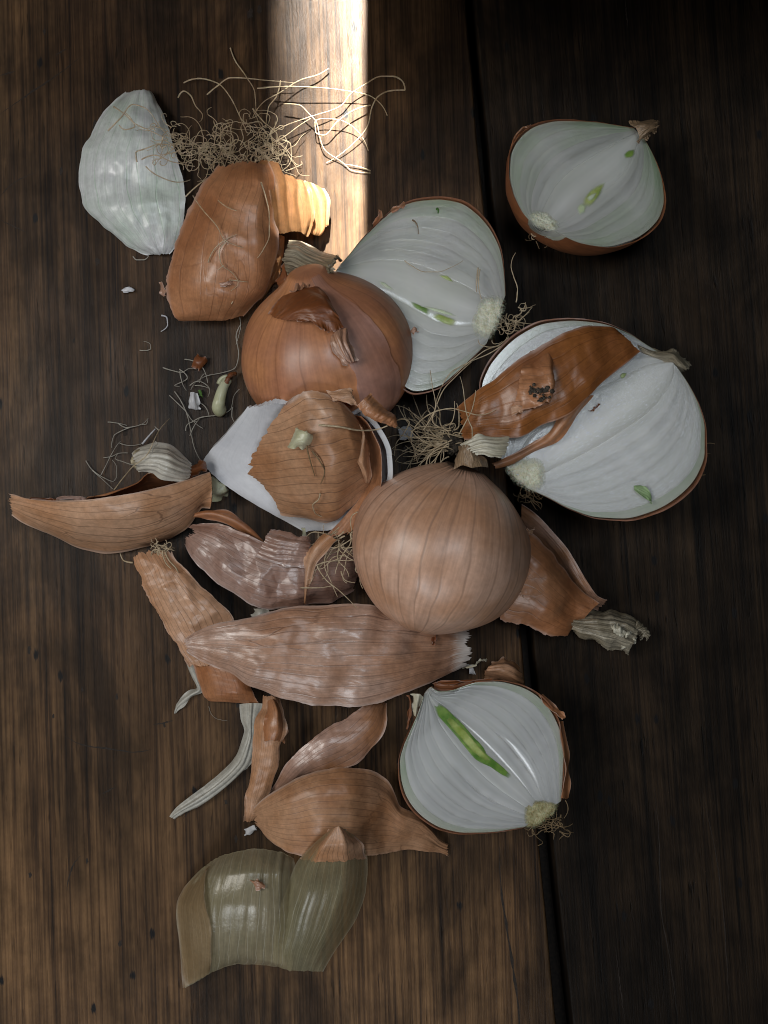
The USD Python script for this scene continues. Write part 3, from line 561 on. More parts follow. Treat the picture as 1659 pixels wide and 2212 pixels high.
    parts.append(('heart', (v, f if vol > 0 else f[:, ::-1], UV.reshape(-1, 2)), mats[-1]))
    # papery outer skin
    th = np.linspace(0, math.pi, 40)
    Q = ring(np.full(nT, skin_rim), th)
    lip = 2.2 * (fbm(np.stack([tt * 14, tt * 0, tt * 0 + seed], -1), 3, 4) - .45)
    lip2 = 2.2 * (fbm(np.stack([tt * 14, tt * 0 + 9, tt * 0 + seed], -1), 3, 5) - .45)
    Q[:, 0] += n * (.0006 * lip)[:, None] + hw * .012; Q[:, -1] += n * (.0006 * lip2)[:, None] - hw * .012
    out = (Q - c[:, None]); out /= np.linalg.norm(out, axis=-1, keepdims=True)
    Q += out * (.0005 * (noise(np.stack(list(np.meshgrid(tt * 5, th * 6, indexing='ij')) + [np.zeros((nT, 40))], -1), seed + 1) - .5))[..., None]
    UVs = np.stack(np.meshgrid(tt, th / math.pi, indexing='ij'), -1)
    Bk = c[:, None] + (Q - c[:, None]) * .985
    v = np.vstack([Q.reshape(-1, 3), Bk.reshape(-1, 3), Q[:, 0], Bk[:, 0], Q[:, -1], Bk[:, -1]])
    o = 2 * nT * 40; a = np.arange(nT - 1)
    f1 = grid_faces(nT, 40)
    tri = v[f1]; vol = np.einsum('ij,ij->i', tri[:, 0] - c[nT // 2], np.cross(tri[:, 1] - tri[:, 0], tri[:, 2] - tri[:, 0])).sum()
    if vol < 0: f1 = f1[:, ::-1]
    st = lambda p: np.vstack([np.stack([p + a, p + a + 1, p + nT + a + 1], 1), np.stack([p + a, p + nT + a + 1, p + nT + a], 1)])
    f = np.vstack([f1, f1[:, ::-1] + nT * 40, st(o), st(o + 2 * nT)])
    uvs = np.vstack([UVs.reshape(-1, 2)] * 2 + [UVs[:, 0]] * 2 + [UVs[:, -1]] * 2)
    parts.append(('outer_skin', (v, f, uvs), 'rim'))
    def onface(pts, kz, lift):
        p = Z(kz, pts); return W(np.c_[p, hh(p)[:, 2] + lift])
    # root plate on the face
    if plate:
        kz, pts, mt, hp = plate
        poly = curve(Z(kz, pts), 40, closed=True); ctr = poly.mean(0)
        rr = np.linspace(0, 1, 12)
        G = ctr + rr[:, None, None] * (poly[None] - ctr)
        zz = hh(G.reshape(-1, 2))[:, 2].reshape(12, 40)
        bumpy = hp * .6 * (1 - rr[:, None] ** 3) + .4 + (5 * fbm(np.stack([G[..., 0] * .12, G[..., 1] * .12, G[..., 0] * 0 + seed], -1), 3, 2) - 2.5) * (1 - rr[:, None] ** 8) - 4 * rr[:, None] ** 10
        V = W(np.concatenate([G, (zz + bumpy)[..., None]], -1))
        f = grid_faces(12, 40)
        vv = V.reshape(-1, 3)
        if np.cross(vv[f[:, 1]] - vv[f[:, 0]], vv[f[:, 2]] - vv[f[:, 0]])[:, 2].sum() < 0: f = f[:, ::-1]
        parts.append(('root_plate', (vv, f, np.stack([np.repeat(rr, 40), np.tile(np.linspace(0, 1, 40), 12)], 1)), mt))
    if extra: parts += extra(onface, lambda p, kz=0: hh(Z(kz, p))[:, 2])
    thing(name, label, 'onion half', parts)

def pad(onface, kz, outline, bulge, m=36):
    """a slightly raised lens-shaped piece lying in the cut face"""
    poly = curve(np.asarray(outline, float), m, closed=True); ctr = poly.mean(0)
    rr = np.linspace(0, 1, 7)
    G = ctr + rr[:, None, None] * (poly[None] - ctr)
    lift = np.repeat((bulge * np.sqrt(np.clip(1 - rr ** 2, 0, 1)) + 1.5 - .9 * rr ** 6)[:, None], m, 1)
    V = onface(G.reshape(-1, 2), kz, lift.ravel())
    f = grid_faces(7, m)
    if np.cross(V[f[:, 1]] - V[f[:, 0]], V[f[:, 2]] - V[f[:, 0]])[:, 2].sum() < 0: f = f[:, ::-1]
    return V, f, np.stack([np.repeat(rr, m), np.tile(np.linspace(0, 1, m), 7)], 1)

def bristles(x, y, h, ang, spread, count, length, mt, seed, r=1.6, turn=.5, hmax=400, size=12, dh=0):
    """short dry roots sprouting from a spot"""
    rr = np.random.default_rng(seed); out = []
    for i in range(count):
        a = ang + rr.uniform(-spread, spread)
        px = x + rr.normal(0, size); py = y + rr.normal(0, size)
        out.append(('root', strand(curl(px, py, h + rr.normal(0, 8), a, length * rr.uniform(.5, 1.2), turn, seed * 100 + i, hmax=hmax, dh=dh, steps=9), r * rr.uniform(.7, 1.2), .8, m=22), mt))
    return out

def neck_tuft(rows, m, **k):
    return skin(rows, thick=.0006, **k)

# --- top right
def ex4(onface, H):
    out = [('sprout', pad(onface, 2, [(1160, 395), (1195, 350), (1235, 325), (1258, 318), (1245, 350), (1215, 400), (1180, 425), (1160, 420)], 2.0), 'sprout'),
           ('sprout', pad(onface, 2, [(1322, 215), (1345, 195), (1368, 192), (1370, 210), (1350, 230), (1330, 232)], 1.5), 'sprout_dark'),
           ('sprout', pad(onface, 2, [(1140, 425), (1160, 400), (1180, 415), (1175, 440), (1155, 452)], 1.2), 'sprout_pale'),
           ('sprout', pad(onface, 2, [(1175, 385), (1200, 365), (1225, 358), (1205, 392), (1185, 402)], 3.0), 'sprout_pale')]
    h = 150
    out.append(('neck', neck_tuft(zr(2, [[(1345, 95, h), (1370, 110, h + 20), (1385, 150, h + 12), (1375, 170, h)], [(1385, 90, h - 6), (1400, 100, h + 24), (1412, 125, h + 20), (1405, 150, h)],
                                        [(1425, 86, h - 12), (1432, 95, h + 20), (1440, 110, h + 16), (1432, 130, h - 6)], [(1470, 86, h - 14), (1462, 95, h + 10), (1460, 105, h + 8), (1450, 128, h - 10)]]), 'neck', tear=(.04, .06, .0, .12), wrinkle=4, seed=3), 'neck'))
    out += bristles(*Z(2, [(1000, 520)])[0], 120, 2.0, .7, 9, 34, 'root_dark', 11, r=1.6, hmax=170, size=13)
    out += bristles(*Z(2, [(985, 535)])[0], 145, 1.7, .3, 2, 30, 'root', 15, r=1.6, hmax=170, size=4)
    out += [('root', strand(Z(2, [(1097, 530, 168), (1110, 555, 166), (1130, 580, 150), (1172, 595, 130)]), 1.8), 'root')]
    out += [('skin_flake', skin(zr(2, [[(880, 200, 150), (895, 150, 170)], [(905, 150, 165), (925, 112, 178)], [(935, 120, 165), (965, 98, 172)]]), nu=16, nv=8, wrinkle=.8), 'orange')]
    return out
half('onion_half', 'cut onion half lying apart at the upper right with short dry neck tip',
     2, [(1362, 112), (1300, 102), (1200, 88), (1080, 84), (990, 102), (922, 150), (886, 220), (882, 290), (895, 360), (922, 425), (955, 468)],
     2, [(1400, 150), (1425, 190), (1452, 250), (1473, 320), (1480, 390), (1466, 450), (1420, 508), (1340, 553), (1250, 573), (1165, 562), (1075, 522)],
     172, (-.17, .19), [1, .93, .8, .66, .52, .38, .24], ['green_flesh', 'green_flesh', 'pale_green_flesh', 'pale_green_flesh', 'white_flesh'], ex4,
     (2, [(940, 440), (975, 425), (1020, 430), (1060, 455), (1085, 490), (1070, 525), (1020, 520), (965, 490)], 'plate', 3), seed=4)

# --- centre top, with the long dry neck
def ex5(onface, H):
    o = [('sprout', pad(onface, 2, [(570, 845), (590, 830), (640, 845), (680, 865), (660, 885), (610, 870)], 2), 'sprout'),
         ('sprout', pad(onface, 2, [(487, 783), (510, 790), (540, 805), (575, 822), (570, 845), (530, 825), (500, 808)], 1.2), 'sprout_dark'),
         ('sprout', pad(onface, 2, [(600, 683), (630, 683), (655, 700), (665, 715), (635, 705)], 1.2), 'sprout'),
         ('sprout', pad(onface, 2, [(365, 705), (385, 708), (410, 725), (435, 745), (405, 740), (378, 722)], .8), 'sprout_pale'),
         ('sprout', pad(onface, 2, [(520, 800), (560, 805), (640, 825), (690, 850), (640, 842), (580, 825)], 1.0), 'sprout_pale')]
    h = 175
    o.append(('neck', neck_tuft(zr('N', [[(1040, 640, h + 12), (985, 680, h + 45), (930, 760, h + 55), (880, 880, h + 50), (905, 1080, h + 20), (920, 1230, h - 10)],
                                        [(960, 660, h - 20), (890, 700, h + 30), (850, 800, h + 45), (820, 920, h + 42), (800, 1080, h + 15), (830, 1230, h - 25)],
                                        [(800, 630, h - 50), (760, 670, h + 8), (730, 770, h + 30), (690, 860, h + 25), (640, 960, h), (640, 1060, h - 40)],
                                        [(600, 520, h - 70), (560, 580, h - 10), (530, 680, h + 10), (500, 780, h), (470, 840, h - 20), (430, 900, h - 60)],
                                        [(420, 420, h - 80), (380, 480, h - 30), (350, 590, h - 10), (330, 690, h - 20), (300, 780, h - 40), (250, 860, h - 80)],
                                        [(270, 400, h - 90), (230, 480, h - 50), (210, 580, h - 35), (200, 680, h - 40), (190, 760, h - 60), (170, 860, h - 90)]]),
                                 'neck', nu=90, nv=60, tear=(.03, .03, .0, .08), wrinkle=5, wf=(2, 16), ridge=5, rf=9, seed=5), 'neck_grey'))
    px, py = Z(2, [(860, 870)])[0]
    o += bristles(px + 4, py + 6, 165, 0.2, 1.6, 34, 46, 'root', 21, r=1.9, turn=.8, hmax=215, size=20)
    o += [('root', strand(Z(2, p), 2.0, 1.2), 'root') for p in [
        [(905, 790, 190), (910, 740, 200), (895, 690, 205), (885, 650, 205), (903, 597, 200)], [(900, 850, 180), (925, 830, 180), (942, 790, 175)], [(905, 870, 180), (940, 840, 180), (968, 808, 170)],
        [(900, 860, 180), (935, 872, 175), (982, 876, 165)], [(840, 960, 200), (790, 975, 205), (740, 1010, 205), (690, 1050, 200), (660, 1080, 190)], [(860, 950, 200), (800, 990, 200), (730, 1020, 200), (650, 1065, 205), (610, 1130, 190), (590, 1190, 170)],
        [(870, 930, 195), (800, 965, 210), (760, 950, 212), (756, 935, 212)]]]
    o += [('skin_flake', skin(zr(2, [[(345, 485, 172), (350, 500, 160)], [(365, 455, 190), (372, 475, 175)], [(372, 430, 195), (380, 432, 192)]]), nu=10, nv=6, wrinkle=.6), 'orange'),
          ('skin_flake', skin(zr(2, [[(415, 430, 186), (418, 440, 178)], [(470, 400, 188), (474, 412, 178)]]), nu=10, nv=6, wrinkle=.8), 'orange')]
    return o
half('onion_half', 'cut onion half with long frayed grey-brown neck and tan root tuft, behind brown onion',
     2, [(222, 640), (255, 605), (292, 560), (350, 500), (430, 432), (520, 397), (600, 390), (680, 402), (750, 446), (808, 515), (845, 600), (858, 690), (862, 765)],
     2, [(188, 690), (200, 740), (235, 820), (285, 900), (340, 980), (390, 1040), (440, 1092), (515, 1136), (600, 1118), (670, 1065), (720, 1018), (755, 985), (790, 950)],
     185, (-.04, .07), [1, .93, .8, .66, .52, .38, .24], ['green_flesh', 'pale_green_flesh', 'white_flesh'], ex5,
     (2, [(760, 770), (810, 750), (862, 755), (870, 800), (850, 870), (820, 930), (780, 950), (735, 930), (720, 880), (735, 820)], 'plate', 4), seed=5)

# --- right, under the loose skin
def ex7(onface, H):
    h = 195
    o = [('neck', neck_tuft(zr(3, [[(1150, 175, h + 5), (1170, 200, h + 16), (1175, 215, h)], [(1230, 205, h), (1245, 225, h + 24), (1255, 245, h + 4)], [(1285, 200, h), (1290, 225, h + 22), (1290, 260, h)], [(1320, 225, h - 10), (1318, 245, h + 16), (1310, 280, h - 6)], [(1365, 270, h - 20), (1355, 278, h), (1345, 288, h - 20)]]), 'neck', tear=(.05, .05, 0, .1), wrinkle=4, seed=7), 'neck_grey'),
         ('root', strand(Z(3, [(1415, 570, h - 20), (1440, 565, h - 26), (1458, 568, h - 26)]), 2, 1), 'root_dark'), ('root', strand(Z(3, [(1415, 590, h - 20), (1425, 605, h - 24), (1440, 605, h - 26)]), 1.6, 1), 'root_dark'),
         ('root', strand(Z(3, [(1375, 695, h - 20), (1400, 690, h - 24), (1422, 688, h - 30)]), 2.4, 1), 'root_dark')]
    o += bristles(*Z(3, [(735, 760)])[0], 160, .9, .7, 16, 36, 'root_dark', 31, r=1.9, hmax=190, size=12)
    o += [('sprout', pad(onface, 3, [(1085, 305), (1100, 290), (1117, 290), (1108, 308), (1095, 315)], 1.0), 'sprout')]
    return o
half('onion_half', 'largest cut onion half, wet and glistening, partly covered by a loose brown skin',
     3, [(1280, 235), (1200, 187), (1110, 132), (1010, 98), (900, 88), (800, 98), (702, 142), (622, 212), (572, 282), (550, 350), (560, 450), (595, 560), (640, 650)],
     3, [(1312, 272), (1360, 345), (1398, 425), (1418, 510), (1418, 600), (1388, 690), (1320, 768), (1220, 828), (1100, 858), (1000, 853), (900, 823), (800, 773), (730, 742)],
     205, (0, -.0), [1, .92, .79, .65, .51, .37, .23], ['green_flesh', 'wet_flesh'], ex7,
     (3, [(620, 650), (680, 615), (740, 605), (800, 625), (815, 680), (800, 740), (760, 768), (700, 745), (650, 700)], 'plate', 4), seed=7)

# --- lower right
def ex8(onface, H):
    o = [('sprout', pad(onface, 8, [(362, 475), (385, 460), (430, 480), (500, 545), (580, 620), (660, 715), (740, 800), (760, 845), (840, 910), (905, 965), (945, 1015), (935, 1032), (880, 1010), (800, 955), (690, 900), (600, 800), (510, 690), (430, 600), (375, 530)], .5), 'sprout_deep'),
         ('sprout', pad(onface, 8, [(410, 540), (440, 520), (500, 565), (570, 625), (650, 715), (725, 805), (800, 890), (850, 950), (820, 945), (700, 880), (620, 800), (530, 700), (450, 605)], .8), 'sprout')]
    # dried layers curling open beside the neck
    h = 165
    o += [('dry_layer', skin(zr(8, [[(360, 320, h + 10), (372, 350, h)], [(440, 340, h + 14), (450, 372, h)], [(540, 330, h + 14), (560, 358, h)], [(640, 310, h + 8), (690, 322, h)]]), nu=40, nv=10, wrinkle=1), 'rim'),
          ('dry_layer', skin(zr(8, [[(370, 318, h + 14), (378, 330, h + 8)], [(480, 312, h + 16), (490, 322, h + 4)], [(640, 300, h + 12), (650, 308, h)], [(800, 300, h), (800, 308, h - 8)]]), nu=40, nv=10, wrinkle=1), 'deep'),
          ('dry_layer', skin(zr(8, [[(170, 410, h + 4), (190, 408, h + 10)], [(190, 470, h + 4), (208, 480, h + 8)], [(185, 560, h), (205, 560, h + 4)], [(160, 660, h - 5), (175, 665, h)]]), nu=40, nv=10, wrinkle=1), 'rim'),
          ('dry_layer', skin(zr(8, [[(200, 400, h + 10), (260, 400, h + 22), (285, 420, h + 10)], [(215, 470, h + 6), (245, 480, h + 14), (262, 490, h)], [(215, 560, h), (235, 570, h + 2), (240, 575, h - 4)]]), nu=40, nv=14, wrinkle=1.5), 'dry_leaf'),
          ('skin_flake', skin(zr(8, [[(1135, 410, h - 5), (1150, 405, h - 30)], [(1210, 500, h - 4), (1235, 478, h - 20)], [(1270, 560, h), (1300, 530, h - 10)], [(1310, 580, h + 4), (1333, 578, h)]]), nu=30, nv=8), 'orange'),
          ('skin_flake', skin(zr(8, [[(1280, 600, h), (1300, 590, h - 20)], [(1310, 740, h), (1328, 740, h - 20)], [(1325, 900, h - 2), (1355, 890, h - 24)], [(1320, 1040, h - 4), (1355, 1040, h - 24)], [(1305, 1170, h - 4), (1350, 1175, h - 24)]]), nu=50, nv=10, wrinkle=1.4), 'orange')]
    x, y = Z(8, [(1215, 1345)])[0]
    o += bristles(x, y, 140, .75, 1.0, 34, 34, 'root_dark', 41, r=1.9, turn=.9, hmax=180, size=17)
    o += [('root', strand(Z(8, p), 1.6, 1), 'root_dark') for p in [[(1250, 1340, 150), (1310, 1375, 150), (1384, 1350, 140)], [(1290, 1350, 150), (1340, 1400, 140), (1390, 1416, 130)], [(1090, 1390, 140), (1115, 1440, 130), (1165, 1490, 110), (1130, 1510, 100)], [(1330, 1180, 150), (1350, 1240, 150), (1320, 1310, 150)]]]
    return o
half('onion_half', 'cut onion half with long bright green sprout down its middle, at the lower right',
     8, [(300, 400), (262, 520), (195, 680), (145, 800), (122, 900), (128, 1000), (153, 1110), (212, 1220), (312, 1318), (440, 1387), (600, 1416), (780, 1412), (930, 1392), (1030, 1375)],
     8, [(350, 350), (420, 385), (500, 375), (580, 348), (700, 316), (830, 314), (960, 338), (1080, 388), (1188, 482), (1258, 592), (1302, 720), (1316, 850), (1311, 980), (1298, 1185)],
     165, (-.06, -.02), [1, .9, .77, .63, .48, .32, .14], ['green_flesh', 'grey_flesh'], ex8,
     (8, [(1020, 1230), (1070, 1180), (1150, 1165), (1240, 1180), (1295, 1200), (1270, 1270), (1200, 1330), (1120, 1385), (1040, 1395), (1015, 1320)], 'plate_old', 3), seed=8, groove=.95, gaps=[(5, -1, .3, .84, .045), (4, -1, .5, .88, .085), (4, 1, .55, .92, .03), (2, -1, .0, .16, .22), (1, -1, .0, .16, .16), (1, 1, .0, .14, .2)])

# ------------------------------------------------------------------ whole onions
def bulb(center, axis, R, squash, nu=80, nv=140, vr=(0, 1), ur=(0, 1), off=0.0, neck=.24, seed=0, ragged=0.0, zs=1.0, lump=.05, cap=.12):
    """skin of an onion body; u from neck to root, v around"""
    a = np.asarray(axis, float); a /= np.linalg.norm(a)
    e1 = np.cross(a, [0, 0, 1.0]); e1 /= np.linalg.norm(e1); e2 = np.cross(e1, a)
    u, v = np.meshgrid(np.linspace(ur[0], ur[1], nu), np.linspace(vr[0], vr[1], nv), indexing='ij')
    if ragged:
        q = lambda x, kk: ragged * (fbm(np.stack([x * 12, x * 0 + kk, x * 0 + seed], -1), 3, 6) - .5)
        if vr != (0, 1): v = v + q(u, 1) * (1 - 2 * (v - vr[0]) / (vr[1] - vr[0]))
        u = np.clip(u + 2 * q(v, 2) * ((u - ur[0]) / (ur[1] - ur[0])), 0, 1)
    ph = u * math.pi
    r = np.sin(ph); z = np.cos(ph) * squash + neck * np.exp(-(ph / .3) ** 2) - .05 * np.exp(-((math.pi - ph) / .35) ** 2)
    r = r * (1 - .05 * np.cos(ph) ** 2) + cap * np.exp(-(ph / .22) ** 2) * np.clip(ph / .05, 0, 1)
    th = v * 2 * math.pi
    d = r[..., None] * (np.cos(th)[..., None] * e1 + np.sin(th)[..., None] * e2) + z[..., None] * a
    k = 1 + lump * 2 * (noise(d * 1.7 + seed, 3) - .5) + .010 * np.abs(np.sin(th * 6.5 + 1.5 * noise(np.stack([th * 1.1, ph * .8, ph * 0 + seed], -1), 2) + seed)) * np.sin(ph) ** 1.5 + off
    P = d * k[..., None] * R
    P[..., 2] *= zs
    P = np.asarray(center) + P
    return P, np.stack([u, v], -1)

def closed(P, UV):
    v, f = P.reshape(-1, 3), grid_faces(*P.shape[:2]); c = v.mean(0)
    tri = v[f]
    if np.einsum('ij,ij->i', tri[:, 0] - c, np.cross(tri[:, 1] - tri[:, 0], tri[:, 2] - tri[:, 0])).sum() < 0: f = f[:, ::-1]
    return v, f, UV.reshape(-1, 2)

def rest(P):
    return P[..., 2].min()

# big tan onion in front
cB = np.array([952, 1186, 0.]); RB = 191
def place(c, h, R): return W([c[0], c[1], h]), R * S * (1 - h / D)
cw, rw = place(cB, 182, RB)
axB = (.27, .93, .18)
P, UV = bulb(cw, axB, rw, .93, neck=.02, seed=2, nu=90, nv=160)
cw = cw - [0, 0, rest(P) - .0008]
P, UV = bulb(cw, axB, rw, .93, neck=.02, seed=2, nu=90, nv=160)
Q, UQ = bulb(cw, axB, rw, .93, neck=.02, seed=2, nu=80, nv=90, vr=(.02, .60), ur=(.04, .93), off=.010, ragged=.05)
hB = 2 * 182
thing('whole_onion', 'large whole tan onion with fine dark lengthwise veins, frontmost of the two', 'onion', [
    ('body', closed(P, UV), 'onion'),
    ('outer_skin', sheet(Q, UQ, .0003), 'onion'),
    ('neck', skin(zr('E', [[(640, 780, 268), (720, 740, 285), (800, 760, 288), (880, 750, 285), (950, 760, 262)], [(650, 700, 270), (720, 690, 292), (790, 690, 296), (850, 690, 290), (930, 700, 268)], [(660, 640, 270), (710, 610, 294), (770, 620, 298), (830, 650, 288), (880, 660, 270)], [(690, 570, 265), (730, 550, 290), (770, 560, 296), (810, 580, 290), (840, 610, 270)]]), thick=.0005, wrinkle=3, wf=(2, 10), seed=2), 'neck'),
    ('dry_leaf', skin(zr('E', [[(700, 560, 272), (740, 600, 292), (800, 640, 285)], [(800, 500, 285), (835, 570, 300), (860, 615, 288)], [(900, 478, 285), (920, 560, 304), (935, 635, 288)], [(1010, 485, 280), (1020, 570, 300), (1010, 668, 284)], [(1140, 485, 272), (1130, 560, 288), (1065, 665, 276)]]), thick=.0004, wrinkle=1.5, ridge=4, rf=5, seed=4, tear=(.02, .02, 0, .06)), 'dry_leaf'),
    ('skin_flake', skin(zr('R', [[(135, 465, 205), (160, 435, 210)], [(175, 490, 205), (190, 460, 208)], [(205, 515, 200), (226, 432, 202)]]), nu=14, nv=10, wrinkle=.8), 'tan'),
    ('skin_flake', skin(zr('R', [[(0, 1160, 175), (10, 1050, 205)], [(40, 1120, 178), (40, 990, 206)], [(90, 1060, 180), (85, 965, 204)], [(105, 1130, 170), (108, 985, 196)]]), nu=18, nv=14, wrinkle=1), 'tan'),
])

# middle brown onion, lying with its neck away
cM, hM, RM = np.array([711, 766]), 150, 189
cw, rw = place(cM, hM, RM)
axM = (-.22, .80, .52)
P, UV = bulb(cw, axM, rw, .93, neck=.12, seed=9, zs=.8)
cw = cw - [0, 0, rest(P) - .0008]
P, UV = bulb(cw, axM, rw, .93, neck=.12, seed=9, zs=.8, nu=90, nv=160)
Q, UQ = bulb(cw, axM, rw, .93, neck=.12, seed=9, zs=.8, nu=80, nv=80, vr=(.135, .215), ur=(.03, .97), off=.009, ragged=.02)
def onM(x, y, lift):
    """plan height of the middle onion's top at x, y"""
    k = 189.0; d2 = ((x - 711) ** 2 + (y - 766) ** 2) / k ** 2
    return 150 + .8 * 180 * math.sqrt(max(0, 1 - d2)) + lift
lift = lambda k, rows, z: [[(*Z(k, [(a, b)])[0], onM(*Z(k, [(a, b)])[0], c if z is None else z)) for a, b, c in r] for r in rows]
thing('whole_onion', 'coppery brown whole onion with a torn flap over its neck, behind nested shells', 'onion', [
    ('body', closed(P, UV), 'onion_brown'),
    ('outer_skin', sheet(Q, UQ, .0003), 'onion_grey', 'greyer pink strip of outer skin'),
    ('skin_flap', skin(lift(4, [[(462, 390, 8), (500, 410, 14), (560, 425, 14), (640, 425, 20)], [(510, 310, 8), (580, 340, 22), (650, 370, 28), (720, 430, 22)], [(580, 235, 6), (660, 280, 26), (740, 360, 34), (800, 480, 20)], [(650, 195, 4), (740, 240, 24), (810, 340, 32), (850, 515, 16)], [(740, 195, 8), (810, 260, 24), (860, 360, 28), (890, 500, 14)], [(800, 225, 6), (860, 300, 16), (910, 400, 18), (945, 470, 8)]], None), wrinkle=2, tear=(.02, .05, .02, .02), seed=3, thick=.0003), 'deep'),
    ('skin_flap', skin(lift(4, [[(860, 535, 9), (880, 500, 12), (945, 470, 9), (962, 478, 6)], [(880, 600, 8), (910, 570, 16), (950, 540, 14), (975, 550, 6)], [(930, 680, 9), (950, 650, 16), (975, 620, 16), (995, 630, 7)], [(965, 715, 10), (980, 690, 13), (1000, 690, 13), (1020, 690, 8)]], None), wrinkle=2, ridge=4, rf=3, seed=6, nu=40, nv=26), 'pinkish', 'pale pinkish dried strip of the skin flap'),
    ('neck', skin(lift(4, [[(600, 240, 8), (640, 230, 22), (690, 210, 20), (740, 200, 6)], [(610, 170, 0), (650, 160, 24), (690, 160, 20), (720, 170, 4)], [(630, 120, 0), (660, 115, 20), (690, 125, 22), (712, 145, 0)]], None), wrinkle=4, ridge=6, rf=4, tear=(.05, .05, 0, .1), thick=.0005, seed=4), 'pinkish'),
    ('skin_flake', skin(zr(4, [[(500, 170, 150), (515, 200, 160), (530, 260, 160)], [(540, 80, 165), (560, 160, 180), (570, 240, 165)], [(550, 45, 165), (575, 130, 175), (590, 220, 160)]]), wrinkle=2, nu=24, nv=18), 'deep'),
])

# ------------------------------------------------------------------ loose skins and shells
def one(name, label, cat, rows, m, group=None, **k):
    return thing(name, label, cat, [(None, skin(rows, **k), m)], group)
def H3(k, rows, hs, extra=None):
    """rows of (x, y) with a parallel list of heights per row"""
    return [[(*Z(k, [p])[0], h) for p, h in zip(r, hr)] for r, hr in zip(rows, hs)]

# pale fleshy piece, upper left
one('white_layer', 'pale greenish white fleshy onion layer lying alone at the upper left', 'onion layer', H3('A',
    [[(830, 608), (865, 596), (905, 587), (940, 586), (975, 590)], [(690, 718), (775, 705), (870, 695), (960, 690), (1040, 700)], [(600, 868), (710, 860), (840, 860), (980, 860), (1105, 870)], [(540, 985), (660, 990), (810, 1000), (990, 1010), (1145, 1020)],
     [(514, 1170), (650, 1180), (810, 1180), (1000, 1180), (1190, 1180)], [(545, 1335), (670, 1340), (830, 1340), (1010, 1320), (1203, 1300)], [(690, 1490), (790, 1490), (900, 1480), (1040, 1470), (1190, 1450)], [(845, 1600), (900, 1595), (970, 1590), (1060, 1580), (1150, 1560)], [(1000, 1645), (1020, 1650), (1040, 1652), (1060, 1655), (1080, 1655)]],
    [[8, 20, 28, 26, 16], [10, 36, 48, 44, 26], [12, 46, 60, 54, 32], [12, 50, 64, 58, 36], [12, 46, 56, 52, 38], [12, 48, 62, 58, 40], [10, 40, 52, 52, 40], [8, 28, 40, 38, 26], [8, 14, 18, 18, 12]]),
    'white_skin', thick=.0012, nu=100, nv=60, tear=(.015, .01, .01, .02), wrinkle=1.6, wf=(2, 9), crumple=2.6, cf=.020, ridge=1.2, rf=4.5, seed=2)

# brown cap with the steps of a torn flap
cap = H3(1, [[(745, 615), (810, 594), (860, 585), (900, 590), (935, 580)], [(650, 720), (760, 700), (850, 690), (920, 700), (978, 720)], [(575, 850), (700, 840), (800, 830), (890, 830), (972, 840)], [(530, 960), (660, 960), (780, 950), (890, 950), (992, 930)],
     [(500, 1080), (640, 1080), (770, 1070), (890, 1060), (982, 1040)], [(488, 1180), (630, 1190), (760, 1180), (870, 1170), (945, 1165)], [(528, 1290), (640, 1290), (740, 1280), (820, 1262), (880, 1232)], [(545, 1305), (630, 1310), (720, 1316), (790, 1311), (830, 1293)]],
    [[70, 100, 110, 112, 100], [60, 130, 160, 165, 125], [48, 135, 172, 172, 120], [42, 135, 172, 168, 100], [40, 128, 160, 150, 84], [42, 115, 140, 128, 76], [40, 76, 92, 86, 66], [36, 50, 60, 58, 50]])
fl1 = H3(1, [[(900, 604), (960, 580), (1020, 650), (1080, 678), (1120, 692)], [(940, 720), (1000, 715), (1050, 725), (1100, 738), (1146, 760)], [(960, 830), (1010, 830), (1060, 830), (1110, 838), (1158, 850)], [(965, 922), (1010, 922), (1060, 914), (1100, 920), (1122, 945)]],
    [[116, 112, 96, 80, 70], [150, 132, 112, 92, 78], [142, 124, 108, 88, 72], [110, 104, 92, 76, 60]])
fl2 = H3(1, [[(1085, 672), (1115, 680), (1155, 697), (1195, 720)], [(1110, 780), (1150, 780), (1190, 783), (1225, 792)], [(1125, 870), (1160, 880), (1192, 888), (1213, 868)], [(1128, 905), (1150, 925), (1170, 931), (1186, 920)]],
    [[60, 56, 50, 40], [62, 58, 50, 40], [56, 52, 46, 38], [50, 46, 40, 34]])
under = H3(1, [[(985, 930), (1005, 925), (1028, 935)], [(985, 1010), (1008, 1000), (1022, 1010)], [(965, 1080), (988, 1080), (1000, 1085)], [(935, 1160), (955, 1165), (970, 1150)], [(885, 1225), (905, 1225), (925, 1210)]],
    [[70, 66, 50], [62, 60, 44], [56, 52, 36], [52, 46, 32], [46, 38, 26]])
thing('onion_skin', 'domed orange-brown skin cap below the big tangle of roots, sunbeam lighting its torn flap', 'onion skin', [
    ('shell', skin(cap, nu=100, nv=70, tear=(.02, .01, .03, .03), wrinkle=1.2, wf=(3, 6), crumple=3.2, cf=.012, edge=.4, seed=3), 'orange'),
    ('torn_flap', skin(fl1, nu=50, nv=50, wrinkle=1.5, ridge=4, rf=4, tear=(.02, .02, .05, .03), seed=4), 'flap_clear', 'pale translucent torn flap in steps'),
    ('torn_flap', skin(fl2, nu=40, nv=30, wrinkle=1.2, ridge=3, rf=3, tear=(.02, .02, .03, .03), seed=5), 'flap_clear'),
    ('inner_skin', skin(under, nu=50, nv=20, wrinkle=1.2, seed=6), 'flap_clear'),
    ('skin_flake', skin(zr(1, [[(462, 1140, 30), (475, 1135, 40)], [(465, 1180, 30), (490, 1175, 44)], [(475, 1208, 26), (492, 1200, 38)]]), nu=14, nv=8), 'pinkish')])

